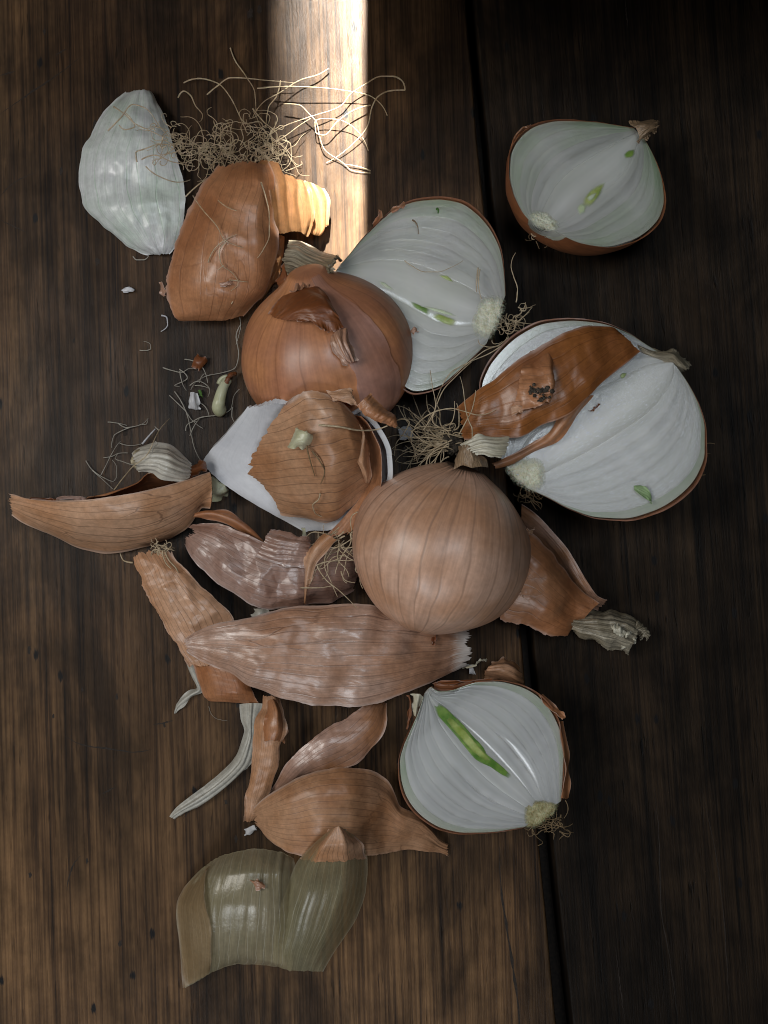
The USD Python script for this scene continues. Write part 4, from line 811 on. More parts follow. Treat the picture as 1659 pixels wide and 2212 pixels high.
# the loose brown skin across the largest half
lens = H3(3, [[(440, 442), (448, 470), (455, 500), (465, 550)], [(520, 370), (545, 430), (560, 490), (575, 545)], [(620, 296), (650, 380), (670, 470), (685, 535)], [(722, 220), (760, 320), (780, 420), (795, 492)], [(802, 172), (840, 280), (860, 380), (880, 455)],
     [(882, 130), (915, 230), (940, 320), (965, 372)], [(962, 108), (1000, 180), (1030, 250), (1062, 288)], [(1030, 108), (1065, 150), (1095, 200), (1122, 242)], [(1078, 132), (1110, 155), (1140, 180), (1172, 207)]],
    [[185, 215, 215, 195], [205, 245, 248, 220], [218, 264, 266, 226], [224, 275, 276, 230], [226, 278, 280, 240], [224, 272, 274, 232], [222, 258, 258, 226], [220, 240, 240, 222], [216, 228, 228, 216]])
tail = H3(3, [[(585, 640), (592, 655), (602, 668)], [(650, 618), (655, 636), (662, 654)], [(735, 574), (745, 590), (752, 602)], [(805, 530), (818, 548), (832, 565)], [(838, 480), (860, 500), (880, 512)], [(868, 440), (900, 450), (930, 440)], [(930, 380), (950, 390), (980, 372)]],
    [[210, 214, 209], [214, 219, 211], [216, 222, 212], [219, 227, 214], [226, 236, 222], [242, 246, 230], [248, 252, 232]])
fold = H3(3, [[(722, 226), (700, 290), (690, 350), (660, 440)], [(765, 198), (760, 290), (755, 350), (745, 430)], [(803, 178), (815, 280), (818, 350), (800, 400)], [(808, 180), (828, 290), (832, 360), (812, 402)]],
    [[234, 272, 276, 274], [240, 288, 296, 288], [240, 296, 304, 292], [234, 286, 294, 284]])
mould = []
for i in range(34):
    x, y = Z(3, [(772 + rng.normal(0, 20), 366 + rng.normal(0, 16))])[0]
    mould.append(blob(W([x, y, 304]), rng.uniform(1.5, 5) * S, i, .5, 2.2, 1, (1, 1, .6)))
thing('onion_skin', 'loose brown skin strip with black mould spots, lying across the largest half', 'onion skin', [
    ('shell', skin(lens, nu=100, nv=50, tear=(.015, .015, .03, .02), wrinkle=1., wf=(2, 4), crumple=4, cf=.012, edge=.62, seed=5), 'lens_brown'),
    ('tail', skin(tail, nu=60, nv=16, tear=(.03, .03, .03, .0), wrinkle=.8, seed=6), 'orange'),
    ('folded_skin', skin(fold, nu=40, nv=40, tear=(.03, .03, .03, .03), wrinkle=2, crumple=4, cf=.02, seed=7), 'orange', 'paler folded patch of skin'),
    ('mould_spot', join(mould), 'soil'),
    ('skin_flake', skin(zr(3, [[(662, 425, 284), (665, 458, 280)], [(690, 418, 288), (692, 445, 284)], [(718, 425, 286), (705, 450, 284)]]), nu=10, nv=8), 'tan'),
    ('skin_flake', skin(zr(3, [[(965, 440, 214), (985, 438, 216)], [(985, 430, 216), (998, 425, 220)], [(1000, 420, 218), (1012, 412, 216)]]), nu=10, nv=8), 'deep')])

# root end in the middle
x0, y0 = Z('E', [(630, 520)])[0]
parts = [('root_plate', blob(W([x0, y0, 175]), 25 * S, 3, .5, 2.4, 4, (.8, 1.2, .7)), 'soil')]
for i in range(64):
    r_ = np.random.default_rng(900 + i)
    y = y0 + r_.normal(0, 14); a = math.pi - .12 + r_.normal(0, .20); h = 175 + r_.normal(0, 14)
    parts.append(('root', strand(curl(x0 - 10 + r_.normal(0, 5), y, h, a, r_.uniform(70, 150), .32, 3000 + i, hmin=70, hmax=200, dh=-.25, steps=12), r_.uniform(1.7, 2.5), 1.2, m=36), 'root'))
for i in range(12):
    r_ = np.random.default_rng(950 + i)
    parts.append(('root', strand(curl(x0 + r_.normal(0, 10), y0 + r_.normal(0, 12), 195, -1.4 + r_.normal(0, .9), r_.uniform(30, 60), .4, 3200 + i, hmin=150, hmax=235, dh=.2), 1.8, 1.0), 'root'))
for p in [[(560, 380, 205), (620, 340, 225), (640, 250, 240), (640, 160, 245)], [(640, 420, 210), (680, 380, 230), (680, 270, 245), (660, 180, 250)], [(680, 460, 240), (740, 350, 255), (800, 230, 262), (830, 60, 262)], [(520, 400, 215), (440, 330, 225), (470, 200, 232), (440, 20, 225), (420, -120, 215)],
          [(360, 420, 200), (440, 290, 226), (540, 60, 232), (650, -60, 228), (790, -190, 222)], [(280, 400, 180), (380, 300, 210), (480, 250, 232), (600, 225, 240), (720, 250, 258), (860, 285, 268), (1020, 230, 270)],
          [(800, 500, 265), (800, 420, 268), (770, 340, 262), (740, 230, 258), (720, 60, 255), (690, -60, 232)], [(130, 330, 160), (180, 320, 175), (235, 350, 178), (190, 440, 170), (110, 560, 160), (100, 650, 150)], [(20, 520, 150), (40, 600, 150), (90, 640, 150)]]:
    parts.append(('root', strand(Z('E', p), 2.1, 1.3, m=40), 'root'))
thing('root_tuft', 'dark root end with thick tuft of tan roots, between nested shells and largest half', 'roots', parts)
one('white_flake', 'small bluish white scrap half hidden behind the middle root tuft', 'onion scrap', zr('E', [[(135, 420, 90), (150, 500, 84)], [(200, 385, 96), (215, 500, 88)], [(255, 400, 92), (275, 480, 84)]]), 'white_shell', nu=20, nv=14, wrinkle=2, thick=.0004)

# nested shells
wl = H3(4, [[(330, 972), (430, 962), (530, 955), (700, 960), (900, 960), (1000, 1000)], [(170, 1160), (400, 1130), (650, 1100), (900, 1080), (1080, 1100), (1150, 1130)], [(28, 1335), (330, 1330), (650, 1300), (950, 1280), (1180, 1280), (1228, 1290)], [(110, 1445), (400, 1450), (680, 1450), (950, 1450), (1190, 1430), (1238, 1420)],
     [(330, 1600), (520, 1590), (720, 1580), (950, 1570), (1130, 1560), (1190, 1540)], [(560, 1728), (680, 1720), (800, 1700), (920, 1690), (1040, 1670), (1090, 1650)], [(700, 1783), (760, 1788), (810, 1790), (860, 1782), (900, 1770), (930, 1765)]],
    [[205, 235, 250, 262, 250, 240], [150, 175, 190, 190, 215, 250], [95, 125, 140, 140, 175, 240], [90, 105, 115, 120, 160, 230], [80, 92, 100, 105, 140, 205], [70, 78, 84, 90, 115, 165], [64, 68, 70, 76, 90, 120]])
dome = H3(4, [[(560, 960), (400, 1180), (288, 1390), (415, 1500), (520, 1680)], [(640, 900), (560, 1150), (510, 1370), (570, 1540), (645, 1706)], [(722, 868), (720, 1120), (720, 1350), (740, 1550), (780, 1716)], [(800, 885), (850, 1100), (880, 1330), (880, 1540), (890, 1700)],
     [(892, 935), (950, 1090), (1000, 1290), (990, 1480), (982, 1650)], [(1000, 1040), (1050, 1130), (1090, 1280), (1090, 1420), (1060, 1572)], [(1030, 1080), (1072, 1150), (1108, 1300), (1110, 1430), (1085, 1532)]],
    [[268, 205, 135, 125, 110], [282, 250, 205, 165, 118], [290, 292, 262, 205, 125], [292, 306, 285, 222, 135], [288, 300, 275, 215, 140], [268, 258, 232, 198, 150], [252, 240, 218, 188, 150]])
cres = H3(4, [[(985, 1025), (1012, 1032), (1040, 1040)], [(1060, 1130), (1102, 1140), (1142, 1150)], [(1095, 1280), (1145, 1280), (1192, 1280)], [(1095, 1420), (1148, 1420), (1198, 1420)], [(1050, 1560), (1110, 1560), (1180, 1540)], [(950, 1690), (1030, 1685), (1125, 1650)], [(810, 1830), (900, 1850), (1015, 1760)]],
    [[240, 250, 262], [205, 225, 262], [180, 205, 254], [170, 195, 246], [160, 180, 225], [140, 150, 190], [120, 124, 150]])
sfl = H3(4, [[(1035, 1085), (1055, 1110), (1070, 1150)], [(1058, 1160), (1075, 1180), (1085, 1220)], [(1042, 1250), (1065, 1260), (1100, 1280)], [(1034, 1325), (1060, 1340), (1110, 1360)], [(1060, 1400), (1082, 1410), (1112, 1420)], [(1088, 1480), (1095, 1480), (1105, 1478)]],
    [[262, 262, 250], [258, 262, 244], [256, 262, 236], [256, 258, 226], [236, 236, 214], [206, 206, 200]])
thing('nested_shells', 'nest of bowl-shaped shells, white outside and brown inside, leaning against the whole brown onion', 'onion shells', [
    ('white_layer', skin(wl, nu=100, nv=80, tear=(.01, .01, .02, .01), wrinkle=1.5, wf=(3, 6), thick=.0020, seed=2), 'white_shell', 'thick white outer layer with straight cut edge'),
    ('inner_skin', skin(dome, nu=110, nv=80, tear=(.01, .01, .035, .015), wrinkle=1.2, wf=(2, 8), crumple=3, cf=.012, seed=3), 'tan_many', 'domed veined brown skin'),
    ('outer_skin', skin(cres, nu=90, nv=24, tear=(.0, .03, .02, .05), wrinkle=1.6, seed=4), 'orange', 'brown crescent rim'),
    ('torn_edge', skin(sfl, nu=50, nv=18, tear=(.06, .0, .02, .02), wrinkle=2, seed=5), 'tan_few'),
    ('torn_strip', skin(zr(4, [[(830, 890, 300), (850, 910, 306), (872, 932, 302)], [(900, 880, 302), (920, 915, 310), (940, 950, 304)], [(968, 866, 300), (985, 910, 308), (1000, 960, 300)], [(1005, 930, 300), (1020, 955, 302), (1030, 985, 296)]]), nu=30, nv=20, wrinkle=2, seed=1), 'tan_few'),
    ('torn_strip', skin(zr(4, [[(1108, 896, 288), (1070, 930, 304), (1030, 965, 296)], [(1148, 935, 286), (1105, 980, 304), (1065, 1030, 292)], [(1215, 1000, 276), (1170, 1035, 296), (1130, 1072, 284)], [(1283, 1040, 266), (1250, 1070, 284), (1222, 1098, 272)], [(1292, 1108, 262), (1290, 1112, 266), (1288, 1116, 262)]]), nu=70, nv=24, wrinkle=2, wf=(22, 2), ridge=0, tear=(.05, .05, .02, .05), seed=8), 'orange', 'crinkled orange torn strip'),
])
one('onion_scrap', 'small pale yellow curled cut piece sitting on the nested shells', 'onion scrap', zr(4, [[(632, 1122, 306), (605, 1180, 298), (580, 1242, 286)], [(665, 1132, 322), (640, 1190, 322), (612, 1246, 300)], [(705, 1150, 326), (680, 1205, 324), (655, 1246, 300)], [(748, 1165, 310), (735, 1212, 304), (700, 1244, 290)]]), 'bulb', nu=24, nv=20, wrinkle=.6, thick=.0008, tear=(.01, .01, .02, .02))
def rootthing(label, paths, k, r=2.0, m='root', name='root_strand', group=None):
    thing(name, label, 'root', [(None if len(paths) == 1 else 'root', strand(Z(k, p), r, r * .6, m=40), m) for p in paths], group)
rootthing('long pale root lying across the top of the nested shells', [[(780, 1100, 312), (900, 1110, 318), (1050, 1135, 296), (1150, 1130, 276), (1225, 1105, 288)]], 4, 3.4)
rootthing('bent root with a knobbed tip at the lower edge of the nested shells', [[(788, 1545, 225), (780, 1580, 214), (740, 1622, 196), (755, 1670, 172), (800, 1695, 150), (885, 1722, 132)]], 4, 2.2)
rootthing('two short brown root ends lying on the nested shells below the yellow piece', [[(735, 1268, 288), (790, 1340, 284), (818, 1400, 268), (810, 1440, 258), (792, 1480, 246)], [(700, 1232, 302), (715, 1300, 290), (735, 1370, 272), (755, 1432, 252)]], 4, 2.6, 'root_dark')

# boat-shaped shell, left
front = H3(5, [[(45, 990), (42, 1015), (45, 1045), (60, 1075)], [(180, 1008), (180, 1045), (182, 1100), (190, 1165)], [(330, 1018), (330, 1085), (335, 1160), (342, 1237)], [(480, 1013), (480, 1100), (485, 1200), (492, 1290)], [(640, 993), (648, 1100), (655, 1210), (660, 1309)],
     [(800, 968), (815, 1070), (828, 1190), (838, 1299)], [(940, 936), (965, 1040), (985, 1140), (995, 1245)], [(1080, 898), (1105, 980), (1115, 1065), (1118, 1140)], [(1180, 864), (1192, 930), (1192, 1000), (1180, 1052)], [(1225, 850), (1238, 900), (1240, 980), (1235, 1062)]],
    [[80, 95, 90, 70], [120, 120, 100, 50], [150, 142, 108, 30], [172, 160, 112, 22], [184, 170, 115, 20], [184, 168, 115, 22], [172, 155, 110, 30], [155, 140, 105, 50], [140, 130, 105, 70], [130, 124, 108, 84]])
back = H3(5, [[(490, 1020), (500, 1008), (505, 1000)], [(590, 1010), (590, 990), (588, 985)], [(690, 1000), (690, 970), (690, 952)], [(795, 985), (795, 945), (795, 908)], [(870, 975), (870, 910), (868, 848)], [(930, 960), (945, 915), (960, 872)], [(1040, 920), (1050, 900), (1060, 885)], [(1130, 880), (1140, 860), (1150, 850)]],
    [[70, 110, 120], [60, 115, 128], [50, 110, 138], [40, 100, 146], [40, 100, 150], [45, 95, 140], [60, 95, 120], [80, 95, 110]])
thing('onion_shell', 'light brown boat-shaped shell standing on its edge at the far left', 'onion shell', [
    ('front_wall', skin(front, nu=120, nv=60, tear=(.006, .006, .02, .01), wrinkle=1.5, wf=(2, 5), crumple=2, cf=.014, seed=3), 'tan_few'),
    ('back_wall', skin(back, nu=70, nv=26, tear=(0, .06, .02, .02), wrinkle=1.6, seed=4), 'orange'),
    ('curled_edge', skin(zr(5, [[(325, 1012, 148), (332, 998, 158), (345, 1005, 150)], [(400, 1014, 158), (400, 990, 170), (410, 998, 160)], [(470, 1014, 166), (462, 992, 176), (475, 1000, 168)], [(505, 1012, 168), (500, 1004, 174), (510, 1008, 168)]]), nu=40, nv=16, wrinkle=1), 'silver', 'shiny curled edge'),
    ('curled_edge', skin(zr(5, [[(170, 1008, 122), (180, 998, 128)], [(230, 1012, 130), (240, 1002, 136)], [(300, 1016, 140), (310, 1006, 148)], [(330, 1018, 146), (335, 1012, 150)]]), nu=30, nv=8, wrinkle=1), 'deep')])

# dry bulb tip with wispy roots
x1, y1 = Z(5, [(815, 778)])[0]
tipw = H3(5, [[(775, 755), (785, 775), (795, 805), (800, 840)], [(830, 712), (838, 755), (850, 800), (862, 830)], [(900, 700), (902, 750), (902, 800), (900, 842)], [(970, 705), (972, 760), (965, 820), (950, 882)], [(1040, 748), (1036, 795), (1030, 845), (1020, 888)], [(1090, 790), (1088, 820), (1080, 858), (1070, 887)], [(1112, 815), (1110, 832), (1106, 855), (1100, 870)]],
    [[150, 172, 172, 150], [150, 196, 198, 160], [150, 205, 208, 168], [150, 205, 208, 168], [150, 190, 194, 160], [150, 172, 174, 155], [150, 158, 158, 150]])
wisps = [[(668, 955, 40), (740, 862, 110), (790, 808, 196), (850, 760, 216), (890, 690, 216), (930, 608, 190), (960, 570, 170), (990, 538, 150)], [(930, 608, 188), (905, 585, 180)], [(795, 812, 190), (720, 790, 130), (675, 765, 90), (690, 742, 80), (745, 738, 80)], [(890, 745, 208), (893, 715, 208), (920, 685, 200), (905, 670, 196)]]
thing('dry_tip', 'dried silvery onion tip with a shrivelled end, resting above the boat-shaped shell', 'onion tip', [
    ('skin', skin(tipw, nu=60, nv=40, tear=(.01, .02, .02, .04), wrinkle=2, wf=(2, 10), ridge=5, rf=6, seed=5, thick=.0005), 'garlic'),
    ('tail', skin(H3(5, [[(1100, 810), (1105, 835), (1095, 872)], [(1140, 800), (1140, 830), (1140, 862)], [(1175, 785), (1180, 815), (1185, 845)], [(1200, 780), (1205, 800), (1210, 830)]], [[140, 158, 140], [134, 150, 134], [128, 140, 128], [120, 126, 120]]), nu=30, nv=16, wrinkle=2), 'deep'),
    ('dry_end', blob(W([x1, y1, 158]), 17 * S, 7, .45, 2.5, 4, (.9, 1.1, .9)), 'dry_end')]
    + [('root', strand(Z(5, p), 2.4 if i == 0 else 1.5, 1.2, m=44), 'root' if i == 0 else 'root_pale') for i, p in enumerate(wisps)])
one('core_piece', 'pale yellow-green core piece between the boat-shaped shell and the nested shells', 'onion scrap', zr(5, [[(1235, 880, 60), (1238, 950, 60), (1240, 1020, 40)], [(1270, 900, 84), (1280, 960, 84), (1280, 1010, 50)], [(1310, 930, 82), (1320, 960, 80), (1310, 990, 50)], [(1338, 950, 60), (1338, 955, 60), (1335, 962, 50)]]), 'bulb', nu=24, nv=20, wrinkle=1.2, thick=.001)

# thin wisps on the left
groups = [
    ('long thin root curving down beside the whole brown onion to the cluster of wisps', [[(1405, -10, 6), (1380, 60, 6), (1395, 160, 7), (1375, 240, 7), (1290, 272, 8), (1220, 285, 8), (1140, 330, 7), (1115, 370, 6)]], 1.8, 'root_pale'),
    ('tangle of short pale roots around the white scrap and small sprout bulb', [[(1078, 192, 6), (1140, 205, 8), (1190, 250, 10), (1212, 330, 10)], [(952, 240, 5), (1010, 258, 6), (1060, 268, 8), (1110, 245, 14), (1150, 250, 8)], [(1048, 250, 8), (1095, 300, 10), (1020, 345, 6), (1050, 350, 6)], [(1052, 260, 10), (1065, 330, 12), (1090, 375, 6)], [(1110, 345, 10), (1160, 320, 14), (1225, 370, 14), (1215, 410, 10)], [(1140, 345, 8), (1190, 350, 14), (1222, 362, 12)], [(1165, 330, 9), (1180, 290, 9), (1195, 275, 7)]], 1.9, 'root_pale'),
    ('long bent roots running from the small tangle down to the white shell corner', [[(1020, 380, 5), (1060, 440, 7), (1095, 520, 8), (1115, 610, 7), (1130, 690, 6), (1170, 780, 6)], [(990, 402, 5), (1050, 460, 7), (1085, 495, 7), (1120, 545, 6), (1185, 595, 5)], [(1110, 640, 9), (1130, 590, 9), (1165, 540, 7)], [(1120, 560, 8), (1180, 530, 9), (1290, 515, 8), (1350, 480, 9), (1365, 410, 8), (1400, 365, 12)], [(1165, 445, 6), (1200, 470, 6), (1220, 520, 6)], [(1360, 470, 9), (1355, 520, 8), (1370, 560, 10)], [(1085, 610, 6), (1090, 580, 6), (1150, 555, 8)]], 1.8, 'root_pale'),
    ('broken zigzag root wisps on the wood above the dry silvery tip', [[(630, 558, 5), (690, 565, 6), (742, 578, 6)], [(690, 565, 6), (740, 590, 8), (830, 570, 9), (865, 538, 5)], [(780, 585, 8), (710, 610, 7), (665, 640, 6), (652, 708, 5)], [(830, 572, 9), (852, 572, 8), (862, 548, 6)]], 1.8, 'root_pale'),
    ('thin dark-tipped root wisps on the wood left of the dry silvery tip', [[(502, 784, 5), (540, 840, 6), (590, 885, 7), (660, 950, 6)], [(540, 838, 6), (600, 880, 8), (660, 905, 7), (682, 870, 8), (680, 820, 7), (655, 780, 6)], [(590, 868, 8), (620, 810, 8), (655, 740, 8), (690, 685, 10), (705, 670, 8)], [(700, 682, 9), (760, 695, 10), (830, 685, 10)], [(605, 766, 6), (650, 760, 7), (700, 740, 8), (745, 740, 10)]], 1.5, 'root_pale'),
    ('tiny bent root crumb on the dark wood left of the whole brown onion', [[(816, 138, 4), (850, 140, 5), (880, 130, 5), (878, 105, 5), (840, 88, 4)]], 1.5, 'root_pale'),
]
for lab, ps, r_, m_ in groups:
    rootthing(lab, ps, 5, r_, m_, name='root_wisp' if len(ps) == 1 else 'root_wisps')
rootthing('short bluish white splinter above the dry silvery tip', [[(832, 686, 12), (870, 640, 14), (908, 598, 10)]], 5, 4.0, 'white_bit', name='onion_splinter')
thing('sprout_bulb', 'small pale green sprout bulb with a brown tip, left of the whole brown onion', 'sprout', [
    ('bulb', tube(W(Z(5, [(1335, 310, 16), (1310, 345, 22), (1292, 390, 26), (1280, 440, 26), (1275, 470, 22), (1290, 492, 10)])), 9 * S, 15 * S, n=14, m=30), 'bulb'),
    ('leaf', tube(W(Z(5, [(1280, 335, 8), (1295, 305, 12), (1330, 290, 16)])), 6 * S, 4 * S, n=10), 'bulb'),
    ('dry_tip', tube(W(Z(5, [(1320, 340, 24), (1330, 310, 26), (1350, 282, 22), (1380, 275, 14)])), 6 * S, 4 * S, n=10, wob=.4), 'deep')])
one('white_flake', 'small petal-like white scrap among the pale wisps left of the sprout bulb', 'onion scrap', zr(5, [[(1120, 382, 14), (1130, 380, 18), (1145, 390, 12)], [(1098, 440, 10), (1125, 430, 20), (1160, 440, 10)], [(1115, 475, 8), (1135, 480, 14), (1165, 470, 8)], [(1140, 488, 6), (1150, 488, 8), (1160, 486, 6)]]), 'white_shell', nu=20, nv=18, wrinkle=2, thick=.0004)
one('skin_flake', 'small square brown skin flake above the pale wisps', 'skin flake', zr(5, [[(1155, 160, 8), (1130, 195, 16), (1122, 230, 8)], [(1190, 178, 14), (1165, 210, 22), (1150, 245, 12)], [(1222, 198, 8), (1195, 225, 14), (1170, 256, 8)]]), 'deep', nu=16, nv=14)
one('green_flake', 'tiny green shred on the wood between white scrap and sprout bulb', 'onion scrap', zr(5, [[(1160, 370, 5), (1172, 366, 8)], [(1158, 405, 6), (1182, 400, 8)], [(1170, 408, 5), (1180, 406, 5)]]), 'green_bit', nu=10, nv=6)

# elongated skin with a root stub, lower left
long_ = H3(6, [[(80, 180), (110, 168), (150, 160), (190, 158), (235, 160)], [(88, 240), (135, 232), (190, 230), (240, 234), (282, 240)], [(124, 300), (165, 300), (220, 298), (285, 292), (340, 290)], [(150, 372), (200, 370), (260, 368), (340, 362), (420, 358)], [(198, 470), (255, 465), (320, 460), (410, 450), (500, 445)], [(262, 560), (310, 560), (370, 560), (440, 550), (520, 540)], [(320, 650), (360, 650), (420, 648), (490, 645), (550, 640)]],
    [[40, 60, 70, 62, 44], [28, 70, 86, 74, 34], [18, 70, 92, 80, 28], [14, 68, 94, 80, 24], [14, 60, 86, 74, 22], [16, 52, 76, 66, 22], [20, 46, 62, 56, 22]])
fan = H3(6, [[(295, 590), (360, 600), (440, 620), (560, 640)], [(335, 650), (410, 665), (490, 680), (570, 705)], [(355, 715), (430, 735), (510, 745), (585, 755)], [(378, 780), (440, 780), (510, 780), (600, 785)], [(400, 795), (460, 798), (520, 802), (614, 806)]],
    [[20, 50, 55, 40], [22, 56, 62, 44], [24, 56, 62, 40], [22, 44, 50, 30], [16, 26, 30, 16]])
stub = []
x2, y2 = Z(6, [(195, 148)])[0]
for i in range(26):
    r_ = np.random.default_rng(70 + i)
    a = r_.uniform(-.2, 3.4)
    stub.append(('root', strand(curl(x2 + r_.normal(0, 12), y2 + r_.normal(0, 5), 74 + r_.normal(0, 8), a, r_.uniform(14, 40), .5, 500 + i, hmin=40, hmax=105, steps=8), 2.0, 1.2, m=20), 'root'))
stub += [('root', strand(Z(6, p), 3.0, 1.6), 'root') for p in [[(215, 170, 90), (235, 210, 100), (262, 240, 96), (280, 275, 70)], [(205, 165, 88), (215, 210, 96), (240, 240, 98)], [(80, 215, 34), (45, 208, 20), (25, 165, 12)], [(245, 160, 60), (235, 150, 60), (255, 155, 50)]]]
thing('onion_skin', 'long crumpled tan skin with a root stub at its top, below the boat-shaped shell', 'onion skin', [
    ('shell', skin(long_, nu=100, nv=56, tear=(.05, .02, .04, .02), wrinkle=2, wf=(3, 6), crumple=6, cf=.016, edge=.74, seed=9), 'tan'),
    ('folded_skin', skin(fan, nu=60, nv=60, tear=(.02, .02, .02, .05), wrinkle=1.5, wf=(12, 3), seed=8), 'orange', 'deep orange fan-pleated lower fold')] + stub)
one('skin_ribbon', 'thin pale curled ribbon end on the wood beside the orange pleated fold', 'onion skin', H3(6, [[(296, 590), (310, 600), (325, 610)], [(302, 640), (322, 650), (345, 660)], [(322, 690), (340, 695), (362, 700)], [(345, 735), (358, 742), (372, 745)], [(318, 755), (322, 768), (330, 775)], [(280, 785), (288, 795), (300, 800)], [(258, 815), (264, 820), (272, 822)], [(250, 845), (254, 846), (258, 848)]],
    [[16, 20, 14], [12, 20, 14], [8, 18, 12], [8, 22, 14], [6, 18, 8], [6, 14, 8], [6, 10, 6], [5, 7, 5]]), 'ribbon', nu=70, nv=16, wrinkle=1)
rootthing('hair-thin fibre on the wood below the orange pleated fold', [[(398, 815, 3), (410, 850, 3), (440, 870, 3), (475, 874, 3)]], 6, .6, 'root_pale', name='fibre')

# crumpled silvery skin
crm = H3(6, [[(312, 62), (300, 78), (288, 95), (275, 115)], [(430, 56), (395, 100), (362, 145), (330, 190)], [(530, 90), (490, 150), (445, 210), (400, 270)], [(622, 130), (575, 200), (530, 270), (480, 330)], [(700, 150), (655, 230), (615, 310), (568, 386)], [(800, 150), (755, 240), (710, 330), (660, 409)], [(900, 150), (865, 235), (825, 320), (780, 393)], [(1000, 160), (970, 235), (935, 310), (900, 378)], [(1045, 180), (1035, 230), (1025, 280), (1010, 320)]],
    [[44, 56, 56, 40], [58, 98, 98, 40], [68, 118, 120, 34], [76, 132, 132, 30], [80, 138, 138, 28], [78, 134, 132, 28], [74, 120, 116, 28], [62, 92, 88, 26], [50, 60, 56, 24]])
thing('onion_skin', 'crumpled silvery brown skin with glossy creases, left of the large tan onion', 'onion skin', [
    ('shell', skin(crm, nu=170, nv=100, tear=(.02, .01, .06, .02), wrinkle=1.2, wf=(3, 8), crumple=6, cf=.014, edge=.74, seed=12), 'silver'),
    ('torn_flap', skin(H3(6, [[(655, 75), (632, 110), (610, 150), (590, 182)], [(725, 90), (705, 135), (690, 180), (678, 215)], [(780, 108), (765, 145), (748, 185), (735, 222)], [(826, 122), (818, 155), (812, 190), (805, 225)]], [[150, 168, 162, 150], [160, 182, 172, 156], [160, 182, 172, 154], [146, 164, 158, 146]]), nu=50, nv=40, tear=(.04, .0, .03, .02), wrinkle=2, wf=(10, 3), ridge=4, rf=5, seed=13), 'silver', 'raised folded flap')])
one('onion_skin', 'narrow twisted brown skin sliver hanging off the nested shells', 'onion skin', H3(6, [[(882, 92), (905, 100), (938, 120)], [(832, 135), (855, 150), (885, 168)], [(805, 195), (820, 208), (842, 222)], [(795, 260), (805, 275), (822, 290)], [(794, 330), (800, 340), (808, 345)], [(795, 386), (798, 387), (801, 388)]],
    [[170, 186, 180], [168, 188, 176], [162, 180, 168], [150, 166, 156], [138, 146, 140], [120, 122, 120]]), 'tan', nu=60, nv=18, wrinkle=1.2, seed=4)
x3, y3 = Z(6, [(985, 130)])[0]
parts = []
for i in range(26):
    r_ = np.random.default_rng(40 + i)
    parts.append(('root', strand(curl(x3 + r_.normal(0, 22), y3 + r_.normal(0, 22), 165 + r_.normal(0, 6), 2.35 + r_.normal(0, .35), r_.uniform(40, 110), .3, 700 + i, hmin=140, hmax=196, dh=-.1), r_.uniform(1.6, 2.3), 1.2, m=30), 'root'))
for p in [[(850, 230, 165), (890, 290, 168), (940, 330, 165), (1015, 405, 150)], [(900, 150, 170), (880, 220, 168), (910, 300, 165), (935, 358, 150)], [(820, 240, 166), (900, 210, 170), (1000, 205, 170)], [(780, 320, 160), (850, 320, 160), (920, 310, 160)], [(980, 150, 170), (930, 240, 168), (925, 262, 165)], [(880, 165, 168), (1000, 110, 172), (1030, 70, 176)], [(950, 250, 166), (970, 290, 160), (1008, 298, 158)]]:
    parts.append(('root', strand(Z(6, p), 2.2, 1.3, m=34), 'root'))
thing('root_tuft', 'sparse tuft of straight tan roots left of the large tan onion', 'roots', parts)
one('onion_skin', 'dark orange curved skin edge showing behind the crumpled silvery skin', 'onion skin', H3(6, [[(335, 12), (332, 20), (330, 28)], [(400, -6), (402, 12), (405, 30)], [(470, 5), (470, 28), (470, 48)], [(545, 42), (535, 60), (525, 78)], [(605, 98), (595, 108), (585, 115)], [(628, 132), (622, 136), (612, 138)]],
    [[96, 100, 94], [106, 116, 96], [112, 124, 98], [110, 120, 98], [104, 108, 98], [96, 96, 92]]), 'orange', nu=60, nv=20, wrinkle=1, seed=4)
one('skin_ribbon', 'small pale peel tip between the nested shells and the crumpled silvery skin', 'onion scrap', zr(6, [[(785, 70, 120), (800, 68, 124)], [(788, 100, 112), (805, 100, 116)], [(800, 120, 100), (810, 118, 104)]]), 'bulb', nu=14, nv=8)
one('onion_scrap', 'pale peel end peeking out between the silvery skin and the broad flat skin', 'onion scrap', zr(6, [[(588, 408, 30), (615, 406, 40), (640, 410, 34)], [(580, 430, 30), (610, 430, 44), (650, 432, 34)], [(575, 450, 30), (610, 455, 40), (660, 455, 30)]]), 'ribbon', nu=14, nv=12)

# broad flat skin
flat = H3(6, [[(288, 555), (290, 562), (292, 568), (296, 573)], [(350, 496), (365, 540), (382, 590), (400, 640)], [(450, 461), (470, 540), (490, 620), (510, 695)], [(570, 443), (590, 545), (605, 650), (620, 755)], [(700, 401), (725, 530), (745, 665), (762, 798)], [(850, 390), (870, 530), (885, 675), (900, 819)], [(1000, 380), (1020, 525), (1037, 670), (1052, 813)],
     [(1150, 410), (1165, 530), (1178, 655), (1190, 776)], [(1280, 440), (1285, 535), (1292, 630), (1300, 726)], [(1380, 470), (1380, 540), (1380, 620), (1380, 690)], [(1440, 480), (1440, 535), (1436, 600), (1430, 668)], [(1500, 500), (1512, 540), (1510, 590), (1492, 645)]],
    [[112, 114, 112, 108], [88, 118, 116, 80], [76, 138, 134, 60], [70, 152, 148, 46], [68, 160, 154, 36], [68, 162, 154, 32], [68, 158, 150, 34], [66, 140, 136, 40], [64, 112, 112, 46], [58, 84, 86, 52], [50, 72, 74, 50], [40, 60, 62, 40]])
